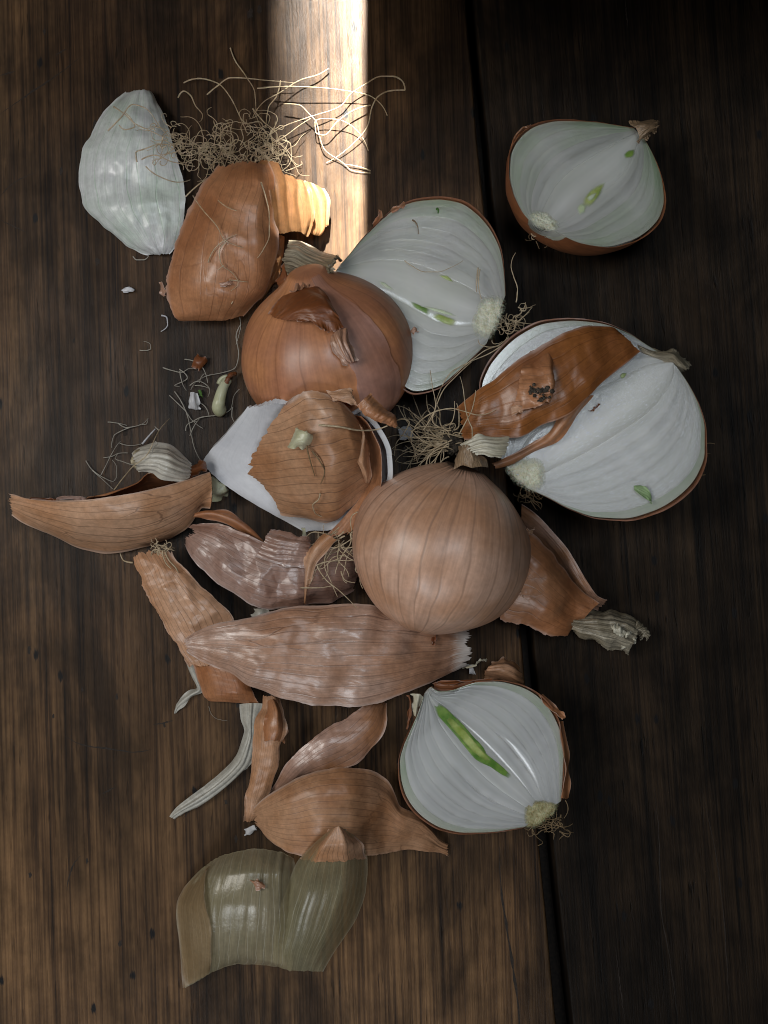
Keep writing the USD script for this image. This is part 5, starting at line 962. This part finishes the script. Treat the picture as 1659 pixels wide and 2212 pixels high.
thing('onion_skin', 'broad flat tan skin with ragged papery white end, in front of the large tan onion', 'onion skin', [
    ('shell', skin(flat, nu=140, nv=64, tear=(.012, .02, .02, .06), wrinkle=1.6, wf=(3, 8), crumple=5, cf=.012, edge=.74, seed=11), 'flat'),
    ('torn_edge', skin(zr(6, [[(1452, 655, 50), (1470, 650, 58)], [(1500, 645, 52), (1510, 640, 60)], [(1540, 620, 50), (1545, 618, 52)], [(1560, 616, 44), (1558, 620, 44)]]), nu=24, nv=8, wrinkle=1), 'dry_leaf'),
    ('torn_edge', skin(zr(6, [[(1478, 640, 50), (1500, 645, 56)], [(1485, 670, 44), (1505, 665, 48)], [(1498, 684, 36), (1510, 680, 36)]]), nu=16, nv=8, wrinkle=1.5), 'white_shell')])
one('skin_flake', 'small dark orange skin sliver under the front edge of the large tan onion', 'skin flake', zr(6, [[(1322, 520, 100), (1345, 516, 96)], [(1328, 545, 108), (1342, 545, 104)], [(1330, 560, 106), (1336, 560, 104)]]), 'deep', nu=12, nv=8)

# skin with the dried neck, right of the large onion
body = H3('R', [[(-120, 400), (-140, 700), (-130, 1000), (-100, 1340)], [(100, 430), (70, 720), (55, 1050), (50, 1378)], [(222, 512), (205, 800), (200, 1100), (200, 1412)], [(382, 662), (345, 920), (330, 1190), (330, 1472)], [(522, 822), (465, 1030), (445, 1260), (440, 1503)], [(652, 1002), (575, 1140), (550, 1320), (558, 1516)], [(760, 1112), (680, 1220), (620, 1340), (600, 1442)], [(862, 1182), (770, 1260), (690, 1360), (645, 1452)]],
    [[60, 130, 130, 30], [62, 140, 138, 24], [62, 146, 142, 20], [60, 142, 136, 18], [58, 128, 120, 18], [56, 104, 98, 20], [56, 88, 88, 40], [56, 80, 82, 50]])
bk = H3('R', [[(105, 210), (100, 300), (100, 420)], [(272, 332), (240, 420), (200, 540)], [(422, 492), (385, 570), (340, 680)], [(542, 632), (500, 710), (450, 800)], [(642, 792), (600, 870), (560, 960)], [(742, 962), (700, 1030), (650, 1100)], [(852, 1112), (810, 1150), (760, 1200)], [(944, 1150), (910, 1190), (860, 1250)]],
    [[90, 80, 50], [92, 84, 50], [92, 84, 46], [90, 80, 44], [84, 76, 42], [74, 70, 42], [62, 64, 48], [50, 56, 46]])
nk = H3('R', [[(590, 1290), (588, 1340), (598, 1390), (622, 1440)], [(740, 1290), (722, 1360), (712, 1430), (708, 1497)], [(900, 1280), (880, 1370), (862, 1470), (850, 1562)], [(1060, 1288), (1035, 1390), (1000, 1500), (968, 1602)], [(1190, 1332), (1160, 1440), (1120, 1540), (1082, 1632)], [(1270, 1375), (1230, 1470), (1190, 1560), (1140, 1638)]],
    [[40, 84, 84, 36], [36, 92, 92, 30], [30, 96, 96, 24], [28, 92, 92, 20], [28, 86, 84, 18], [30, 80, 76, 18]])
mouth = H3('R', [[(1240, 1360), (1290, 1395), (1330, 1440), (1350, 1490), (1325, 1530)], [(1200, 1440), (1225, 1435), (1265, 1430), (1300, 1460), (1300, 1510)], [(1190, 1470), (1205, 1465), (1235, 1470), (1265, 1490), (1270, 1530)]],
    [[62, 66, 64, 58, 40], [76, 80, 76, 66, 50], [40, 40, 36, 34, 30]])
thing('onion_skin', 'orange skin ending in a twisted grey dried neck, right of the large tan onion', 'onion skin', [
    ('shell', skin(body, nu=100, nv=64, tear=(.01, .03, .0, .01), wrinkle=1.6, wf=(3, 9), crumple=4, cf=.014, edge=.6, seed=21), 'orange'),
    ('back_skin', skin(bk, nu=80, nv=30, tear=(.01, .0, .0, .04), wrinkle=1.5, seed=22), 'pinkish', 'duller grey-brown back layer'),
    ('neck', skin(nk, nu=80, nv=50, tear=(.02, .03, .02, .05), wrinkle=3, wf=(2, 12), ridge=5, rf=7, crumple=4, cf=.03, seed=23, thick=.0005), 'neck_grey'),
    ('neck_mouth', skin(mouth, nu=30, nv=50, tear=(.02, .02, .08, .0), wrinkle=3, wf=(3, 10), ridge=4, rf=6, seed=24, thick=.0005), 'neck_grey'),
    ('neck_fold', skin(zr('R', [[(970, 1390, 98), (985, 1440, 104), (1060, 1500, 96)], [(1030, 1380, 96), (1060, 1430, 108), (1120, 1470, 96)], [(1090, 1420, 92), (1110, 1450, 102), (1150, 1490, 90)]]), nu=24, nv=24, crumple=6, cf=.06, wrinkle=2, tear=(.05, .05, .05, .05), thick=.0005), 'dry_leaf'),
    ('neck_fold', skin(zr('R', [[(1060, 1560, 62), (1080, 1600, 50)], [(1130, 1520, 80), (1140, 1580, 70)], [(1180, 1490, 84), (1215, 1520, 74)], [(1200, 1530, 70), (1210, 1570, 60)]]), nu=24, nv=14, crumple=5, cf=.06, wrinkle=2, thick=.0005), 'dry_leaf')])
one('skin_flake', 'folded tan skin piece touching the upper rim of the half with the green sprout', 'skin flake', H3(8, [[(735, 268), (738, 235), (760, 215), (795, 188)], [(820, 280), (825, 240), (835, 205), (845, 168)], [(890, 300), (890, 255), (890, 205), (895, 160)], [(960, 325), (960, 285), (950, 225), (935, 172)], [(1027, 348), (1020, 310), (1005, 260), (985, 220)]],
    [[60, 96, 104, 70], [66, 108, 112, 60], [66, 110, 110, 54], [62, 104, 104, 54], [52, 76, 78, 50]]), 'tan', nu=50, nv=36, tear=(.02, .02, .03, .03), wrinkle=1.5, ridge=3, rf=3, seed=3)

# lower group
rib = H3(7, [[(460, 195), (505, 190), (560, 190)], [(468, 270), (500, 285), (530, 300)], [(488, 330), (500, 355), (520, 380)], [(455, 430), (480, 440), (515, 455)], [(420, 495), (455, 505), (490, 515)], [(350, 570), (395, 575), (440, 570)], [(268, 640), (310, 648), (350, 650)], [(180, 705), (215, 715), (250, 720)], [(110, 760), (130, 765), (152, 765)], [(79, 797), (84, 798), (90, 797)]],
    [[18, 30, 20], [14, 30, 18], [10, 28, 16], [10, 30, 16], [8, 28, 14], [8, 26, 12], [8, 24, 10], [6, 20, 8], [6, 14, 6], [5, 7, 5]])
one('skin_ribbon', 'long narrow translucent white ribbon of membrane at the lower left', 'onion skin', rib, 'ribbon', nu=110, nv=26, wrinkle=1.5, ridge=4, rf=2.5, seed=3, tear=(.02, .05, .0, .0))
nar = H3(7, [[(572, 145), (590, 150), (620, 150), (645, 165)], [(548, 225), (580, 225), (630, 225), (672, 260)], [(525, 330), (570, 330), (630, 335), (686, 350)], [(514, 450), (560, 450), (615, 445), (664, 440)], [(500, 580), (540, 580), (590, 575), (632, 570)], [(476, 680), (515, 680), (560, 672), (602, 668)], [(480, 765), (500, 768), (520, 765), (546, 760)], [(470, 822), (485, 828), (500, 830), (520, 828)]],
    [[30, 60, 60, 40], [22, 76, 84, 50], [16, 80, 96, 56], [14, 76, 88, 48], [12, 64, 72, 34], [10, 46, 50, 22], [10, 28, 30, 14], [6, 12, 12, 8]])
thing('onion_skin', 'narrow folded brown skin beside the white ribbon, below the broad flat skin', 'onion skin', [
    ('shell', skin(nar, nu=90, nv=36, tear=(.03, .02, .02, .03), wrinkle=1.4, wf=(2, 6), crumple=4, cf=.018, edge=.74, seed=31), 'tan'),
    ('inner_fold', skin(H3(7, [[(585, 160), (610, 155), (645, 165)], [(590, 240), (640, 240), (680, 265)], [(560, 320), (640, 320), (690, 345)], [(570, 400), (620, 400), (670, 400)]], [[64, 74, 50], [84, 104, 62], [92, 112, 66], [84, 100, 60]]), nu=40, nv=24, wrinkle=1.2, tear=(.05, .02, .1, .05), seed=32), 'orange'),
    ('white_tip', skin(zr(7, [[(470, 860, 8), (490, 850, 14), (520, 835, 14)], [(474, 885, 6), (490, 880, 12), (530, 860, 10)], [(490, 893, 5), (500, 890, 8), (538, 850, 8)]]), nu=14, nv=12, wrinkle=1), 'white_shell')])
mid = H3(7, [[(590, 690), (600, 692), (612, 693)], [(640, 610), (690, 620), (745, 600)], [(705, 505), (760, 555), (840, 562)], [(800, 400), (860, 480), (935, 545)], [(900, 322), (970, 425), (1045, 517)], [(1000, 266), (1070, 360), (1138, 437)], [(1080, 212), (1145, 285), (1200, 345)], [(1135, 190), (1180, 215), (1218, 250)], [(1190, 178), (1205, 182), (1218, 190)]],
    [[16, 18, 16], [22, 52, 30], [24, 78, 34], [26, 92, 34], [26, 92, 32], [28, 84, 30], [32, 70, 28], [34, 54, 30], [34, 36, 32]])
one('onion_skin', 'pinkish brown skin with bluish sheen, right of the narrow folded skin', 'onion skin', mid, 'pinkish', nu=100, nv=46, tear=(.035, .012, .02, .02), wrinkle=1.4, wf=(2, 6), crumple=3, cf=.016, edge=.74, seed=33)
lo = H3(7, [[(512, 772), (513, 790), (515, 810), (520, 832)], [(590, 682), (598, 760), (604, 840), (612, 922)], [(720, 602), (726, 730), (730, 860), (732, 992)], [(860, 546), (875, 690), (880, 850), (882, 1012)], [(990, 528), (1015, 690), (1028, 850), (1032, 1012)], [(1110, 545), (1130, 700), (1140, 860), (1142, 1006)], [(1212, 598), (1222, 730), (1224, 860), (1222, 985)], [(1290, 738), (1305, 810), (1312, 890), (1312, 972)], [(1400, 790), (1415, 850), (1415, 920), (1402, 976)], [(1500, 908), (1508, 935), (1508, 960), (1500, 987)], [(1558, 935), (1560, 955), (1560, 980), (1558, 1012)]],
    [[30, 36, 36, 28], [30, 96, 92, 20], [30, 138, 128, 16], [30, 156, 146, 14], [30, 152, 142, 14], [30, 118, 112, 14], [28, 84, 84, 14], [26, 68, 68, 14], [18, 50, 50, 12], [10, 24, 24, 8], [6, 10, 10, 6]])
one('onion_skin', 'brown striped teardrop-shaped skin with a pointed dry end, above the translucent membrane', 'onion skin', lo, 'tan_many', nu=130, nv=64, tear=(.012, .03, .03, .03), wrinkle=1.3, wf=(2, 9), crumple=3, cf=.012, edge=.74, seed=34)

ml = H3(7, [[(262, 1060), (320, 1015), (380, 990), (530, 963), (650, 976), (722, 1025)], [(150, 1180), (240, 1135), (330, 1115), (500, 1100), (630, 1105), (728, 1085)], [(120, 1280), (215, 1260), (300, 1250), (480, 1245), (630, 1250), (722, 1250)], [(126, 1400), (215, 1390), (295, 1380), (470, 1375), (625, 1385), (722, 1390)], [(140, 1530), (225, 1510), (300, 1498), (460, 1490), (620, 1498), (722, 1500)], [(150, 1620), (230, 1592), (295, 1568), (460, 1548), (620, 1570), (722, 1590)], [(153, 1706), (225, 1665), (290, 1625), (440, 1576), (605, 1585), (712, 1612)]],
    [[30, 40, 44, 48, 46, 40], [14, 70, 98, 112, 104, 62], [10, 72, 108, 120, 110, 64], [10, 66, 96, 106, 98, 56], [10, 54, 74, 82, 76, 46], [10, 40, 52, 58, 54, 36], [8, 20, 26, 28, 26, 20]])
mr = H3(7, [[(930, 862), (950, 848), (968, 840), (1000, 862)], [(830, 945), (905, 940), (990, 935), (1085, 932)], [(738, 1050), (860, 1060), (990, 1055), (1116, 1035)], [(690, 1180), (830, 1180), (970, 1180), (1106, 1180)], [(650, 1300), (790, 1310), (930, 1310), (1066, 1312)], [(630, 1430), (760, 1432), (880, 1432), (1000, 1430)], [(620, 1540), (730, 1538), (830, 1535), (930, 1540)], [(640, 1588), (720, 1612), (800, 1616), (886, 1618)]],
    [[178, 196, 198, 182], [146, 204, 204, 148], [96, 168, 166, 76], [66, 120, 116, 22], [64, 102, 96, 14], [58, 84, 78, 12], [46, 62, 56, 12], [24, 30, 26, 10]])
lb = H3(7, [[(300, 1035), (275, 1060), (262, 1075)], [(150, 1182), (210, 1200), (262, 1190)], [(118, 1275), (190, 1280), (270, 1270)], [(126, 1400), (205, 1400), (295, 1395)], [(140, 1530), (215, 1525), (295, 1510)], [(153, 1706), (220, 1668), (290, 1628)]],
    [[52, 64, 66], [18, 78, 98], [14, 80, 110], [14, 74, 104], [14, 60, 82], [12, 28, 36]])
M['membrane_right'] = skin_mat('membrane_right', (.48, .45, .30), (.40, .37, .23), (.70, .66, .50), nv=18, vein=.4, cross=.2, rough=.2, spec=1., streak=.25, seed=3.1, transl=.12, clear=.70, freckle=.1, bump=.4, coat=.5, coat_rough=.22)
thing('onion_membrane', 'glossy translucent greenish membrane of two lobes at the bottom of the pile', 'onion membrane', [
    ('lobe', skin(ml, nu=110, nv=90, tear=(.004, .004, .006, .01), wrinkle=1.0, wf=(1.6, 30), ridge=1.3, rf=11, seed=41, thick=.0003), 'membrane'),
    ('lobe', skin(mr, nu=110, nv=64, tear=(.004, .004, .02, .01), wrinkle=.8, wf=(2, 14), ridge=1, rf=7, seed=42, thick=.0003), 'membrane_right', 'darker olive right lobe'),
    ('brown_edge', skin([[(x, y, h + 3) for x, y, h in r] for r in lb], nu=80, nv=30, tear=(.004, .02, .02, .01), wrinkle=1.2, seed=43), 'membrane_brown', 'brown folded left edge'),
    ('brown_tip', skin([[(x, y, h + 3) for x, y, h in r] for r in H3(7, [[(930, 864), (950, 848), (968, 841), (1000, 864)], [(880, 905), (925, 900), (985, 895), (1050, 900)], [(832, 946), (905, 940), (990, 935), (1085, 934)], [(790, 990), (880, 1000), (990, 1000), (1108, 990)], [(775, 1020), (870, 1045), (1000, 1040), (1116, 1025)]],
        [[178, 196, 198, 182], [160, 204, 204, 166], [146, 206, 206, 150], [122, 190, 188, 116], [106, 176, 174, 92]])], nu=50, nv=50, tear=(.01, .01, .03, .12), wrinkle=1, seed=44), 'tan', 'opaque brown tip')])
one('skin_flake', 'tiny reddish skin crumb stuck on the translucent membrane', 'skin flake', zr(7, [[(492, 1130, 118), (515, 1150, 124), (530, 1185, 120)], [(530, 1130, 122), (545, 1150, 128), (555, 1178, 122)], [(560, 1148, 120), (575, 1155, 122), (580, 1160, 120)]]), 'pinkish', nu=14, nv=12, wrinkle=2)

# ------------------------------------------------------------------ big tangle of roots at the top
x4, y4 = Z(1, [(800, 560)])[0]
parts = []
for i in range(120):
    r_ = np.random.default_rng(1000 + i)
    px, py = Z(1, [(r_.uniform(570, 1000), 610 - abs(r_.normal(0, 70)))])[0]
    parts.append(('root', strand(curl(px, py, r_.uniform(10, 90), -1.57 + r_.normal(0, 1.3), r_.uniform(40, 120), .75, 1200 + i, hmin=5, hmax=110, steps=13), r_.uniform(1.1, 1.9), .9, m=44), 'root'))
for i in range(26):
    r_ = np.random.default_rng(1500 + i)
    px, py = Z(1, [(r_.uniform(440, 600), r_.uniform(430, 600))])[0]
    parts.append(('root', strand(curl(px, py, 92, math.pi + r_.normal(0, .8), r_.uniform(25, 70), .7, 1600 + i, hmin=84, hmax=110, steps=12), 1.5, 1.0, m=36), 'root'))
for p in [[(a_, b_, h_ * (.55 if a_ > 640 and b_ < 660 else 1)) for a_, b_, h_ in q_] for q_ in [[(780, 88, 6), (800, 140, 8), (850, 215, 20), (890, 290, 40), (895, 380, 50)], [(570, 245, 10), (640, 225, 20), (720, 245, 35), (780, 310, 50), (820, 390, 60), (850, 460, 60)], [(675, 298, 20), (720, 260, 30), (780, 222, 40), (860, 225, 50), (960, 235, 50), (1065, 245, 40)], [(545, 312, 20), (570, 282, 30), (600, 300, 35), (625, 350, 45), (655, 390, 50), (640, 420, 50)],
          [(1222, 180, 20), (1170, 210, 30), (1100, 230, 40), (1000, 290, 50), (930, 330, 50), (880, 400, 50)], [(1005, 235, 20), (990, 300, 40), (950, 360, 50), (940, 450, 50)], [(900, 270, 50), (1000, 262, 60), (1090, 262, 65), (1200, 268, 60), (1300, 280, 50), (1400, 300, 40), (1460, 345, 30), (1485, 392, 14)],
          [(1565, 278, 30), (1555, 240, 36), (1510, 215, 40), (1460, 215, 40), (1380, 255, 40), (1320, 295, 40), (1280, 345, 36), (1130, 400, 50), (1010, 445, 60), (930, 500, 60)], [(1565, 278, 30), (1500, 280, 40), (1440, 310, 46), (1415, 360, 44), (1400, 430, 36), (1340, 510, 24), (1210, 605, 8)],
          [(1020, 340, 50), (1090, 345, 55), (1130, 380, 50), (1170, 430, 44), (1180, 480, 36), (1200, 540, 26), (1280, 600, 12), (1330, 640, 8), (1410, 650, 6)], [(1410, 640, 6), (1350, 620, 10), (1290, 610, 12)], [(1410, 345, 30), (1330, 370, 44), (1260, 420, 48), (1200, 480, 40), (1165, 470, 38), (1160, 420, 44), (1200, 405, 46), (1270, 412, 44), (1340, 450, 30), (1400, 550, 10)],
          [(900, 540, 60), (1000, 500, 55), (1100, 430, 50), (1140, 405, 46)], [(1000, 500, 50), (1050, 520, 46), (1055, 580, 30), (1010, 640, 60)], [(1030, 640, 60), (1060, 630, 50), (1100, 612, 30)], [(880, 360, 60), (930, 420, 60), (990, 480, 56), (980, 540, 60)], [(230, 460, 96), (280, 410, 104), (345, 342, 100), (400, 360, 98), (470, 450, 96), (500, 480, 92)], [(255, 352, 90), (310, 390, 102), (355, 430, 102), (420, 460, 100), (500, 500, 90)],
          [(280, 435, 98), (310, 455, 100), (350, 440, 102), (330, 400, 103), (300, 375, 100)], [(360, 600, 100), (355, 560, 100), (400, 540, 100), (470, 520, 96), (540, 530, 80)], [(380, 590, 100), (440, 570, 100), (520, 600, 90), (620, 620, 70)], [(400, 620, 98), (450, 660, 96), (530, 690, 84), (600, 680, 60)], [(580, 755, 60), (640, 700, 80), (720, 650, 90), (800, 620, 100)]]]:
    parts.append(('root', strand(Z(1, p), 2.3, 1.4, m=60), 'root'))
thing('root_tangle', 'big wiry tangle of tan roots spreading into the sunbeam at the top', 'roots', parts)
rootthing('pale root bow resting along the right side of the orange-brown skin cap', [[(918, 692, 182), (940, 760, 186), (955, 840, 184), (955, 930, 176), (930, 990, 168), (902, 1032, 162)]], 1, 2.2, 'root')
rootthing('spidery branched root crumb on the orange-brown skin cap', [[(680, 1052, 158), (710, 990, 172), (750, 955, 180), (808, 926, 182)], [(612, 752, 140), (660, 820, 168), (720, 890, 182), (755, 950, 182), (790, 970, 180), (838, 985, 172)], [(765, 955, 182), (730, 1010, 176), (740, 1060, 170), (790, 1100, 160), (815, 1140, 150), (775, 1182, 140)], [(750, 1065, 170), (725, 1085, 165)], [(775, 1130, 156), (860, 1140, 145)], [(725, 772, 178), (770, 805, 182), (810, 820, 182)], [(785, 1238, 118), (800, 1210, 126)]], 1, 1.8, 'root')
one('skin_flake', 'small reddish crumb low on the orange-brown skin cap', 'skin flake', zr(1, [[(730, 1145, 150), (735, 1158, 150)], [(760, 1140, 154), (765, 1155, 152)], [(790, 1128, 150), (785, 1142, 150)]]), 'pinkish', nu=12, nv=8, wrinkle=2)
rootthing('pale root hook on the wood below the white fleshy layer', [[(343, 1025, 5), (360, 1040, 6), (390, 1040, 6), (412, 1020, 6), (412, 1005, 6)]], 1, 2.0, 'root_pale')
one('white_flake', 'tiny white chip on the wood left of the orange-brown skin cap', 'onion scrap', zr(1, [[(290, 1178, 5), (300, 1186, 6)], [(318, 1162, 9), (325, 1184, 8)], [(350, 1172, 6), (348, 1178, 6)]]), 'white_shell', nu=12, nv=8, wrinkle=1.5)
rootthing('kinked white root bit on the wood below the orange-brown skin cap', [[(470, 1290, 5), (495, 1300, 7), (498, 1330, 6), (468, 1362, 5)]], 1, 2.6, 'white_bit')
rootthing('fine root dangling from the lower edge of the orange-brown skin cap', [[(822, 1300, 40), (826, 1340, 12), (815, 1390, 6), (805, 1420, 6)]], 1, 1.6, 'root_pale')

# ------------------------------------------------------------------ crumbs on the cut faces
FH = {2: 172, 5: 188, 7: 207, 8: 167}
def flake(label, k, pts, h, m, name='skin_flake', cat='skin flake', **kw):
    one(name, label, cat, [[(*Z(k, [p])[0], h + dz) for p, dz in r] for r in pts], m, nu=18, nv=12, **kw)
flake('bright green leaf shred near the rim of the largest cut half', 8 if 0 else 3, [[((1140, 732), 7), ((1145, 742), 6)], [((1165, 728), 7), ((1170, 770), 10)], [((1195, 742), 7), ((1200, 790), 9)], [((1212, 775), 6), ((1208, 803), 5)]], 205, 'leaf_bit', name='green_flake', cat='onion scrap', ridge=2, rf=4, wrinkle=.4)
flake('reddish skin crumb on the cut half with the frayed neck', 2, [[((490, 905), 8), ((505, 918), 9)], [((505, 888), 10), ((515, 905), 12)], [((518, 888), 8), ((520, 908), 9)]], 186, 'pinkish', wrinkle=1)
rootthing('dark bent splinter near the top of the cut half with the frayed neck', [[(500, 470, 196), (512, 478, 198), (522, 500, 198), (524, 525, 196)]], 2, 2.4, 'root_dark', name='onion_splinter')
rootthing('thin arched root lying across the middle of the cut half with the frayed neck', [[(470, 628, 192), (500, 650, 197), (550, 672, 198), (600, 672, 198), (650, 655, 197), (698, 628, 194)]], 2, 1.5, 'root')
rootthing('short brown fibres by the root plate of the cut half with the frayed neck', [[(757, 655, 196), (752, 700, 200), (750, 750, 200)], [(764, 662, 196), (758, 720, 200), (770, 778, 198)]], 2, 2.2, 'root')
rootthing('dark green crumb near the top rim of the cut half with the frayed neck', [[(595, 426, 192), (602, 432, 194), (600, 444, 192)]], 2, 4.0, 'green_bit', name='green_flake')
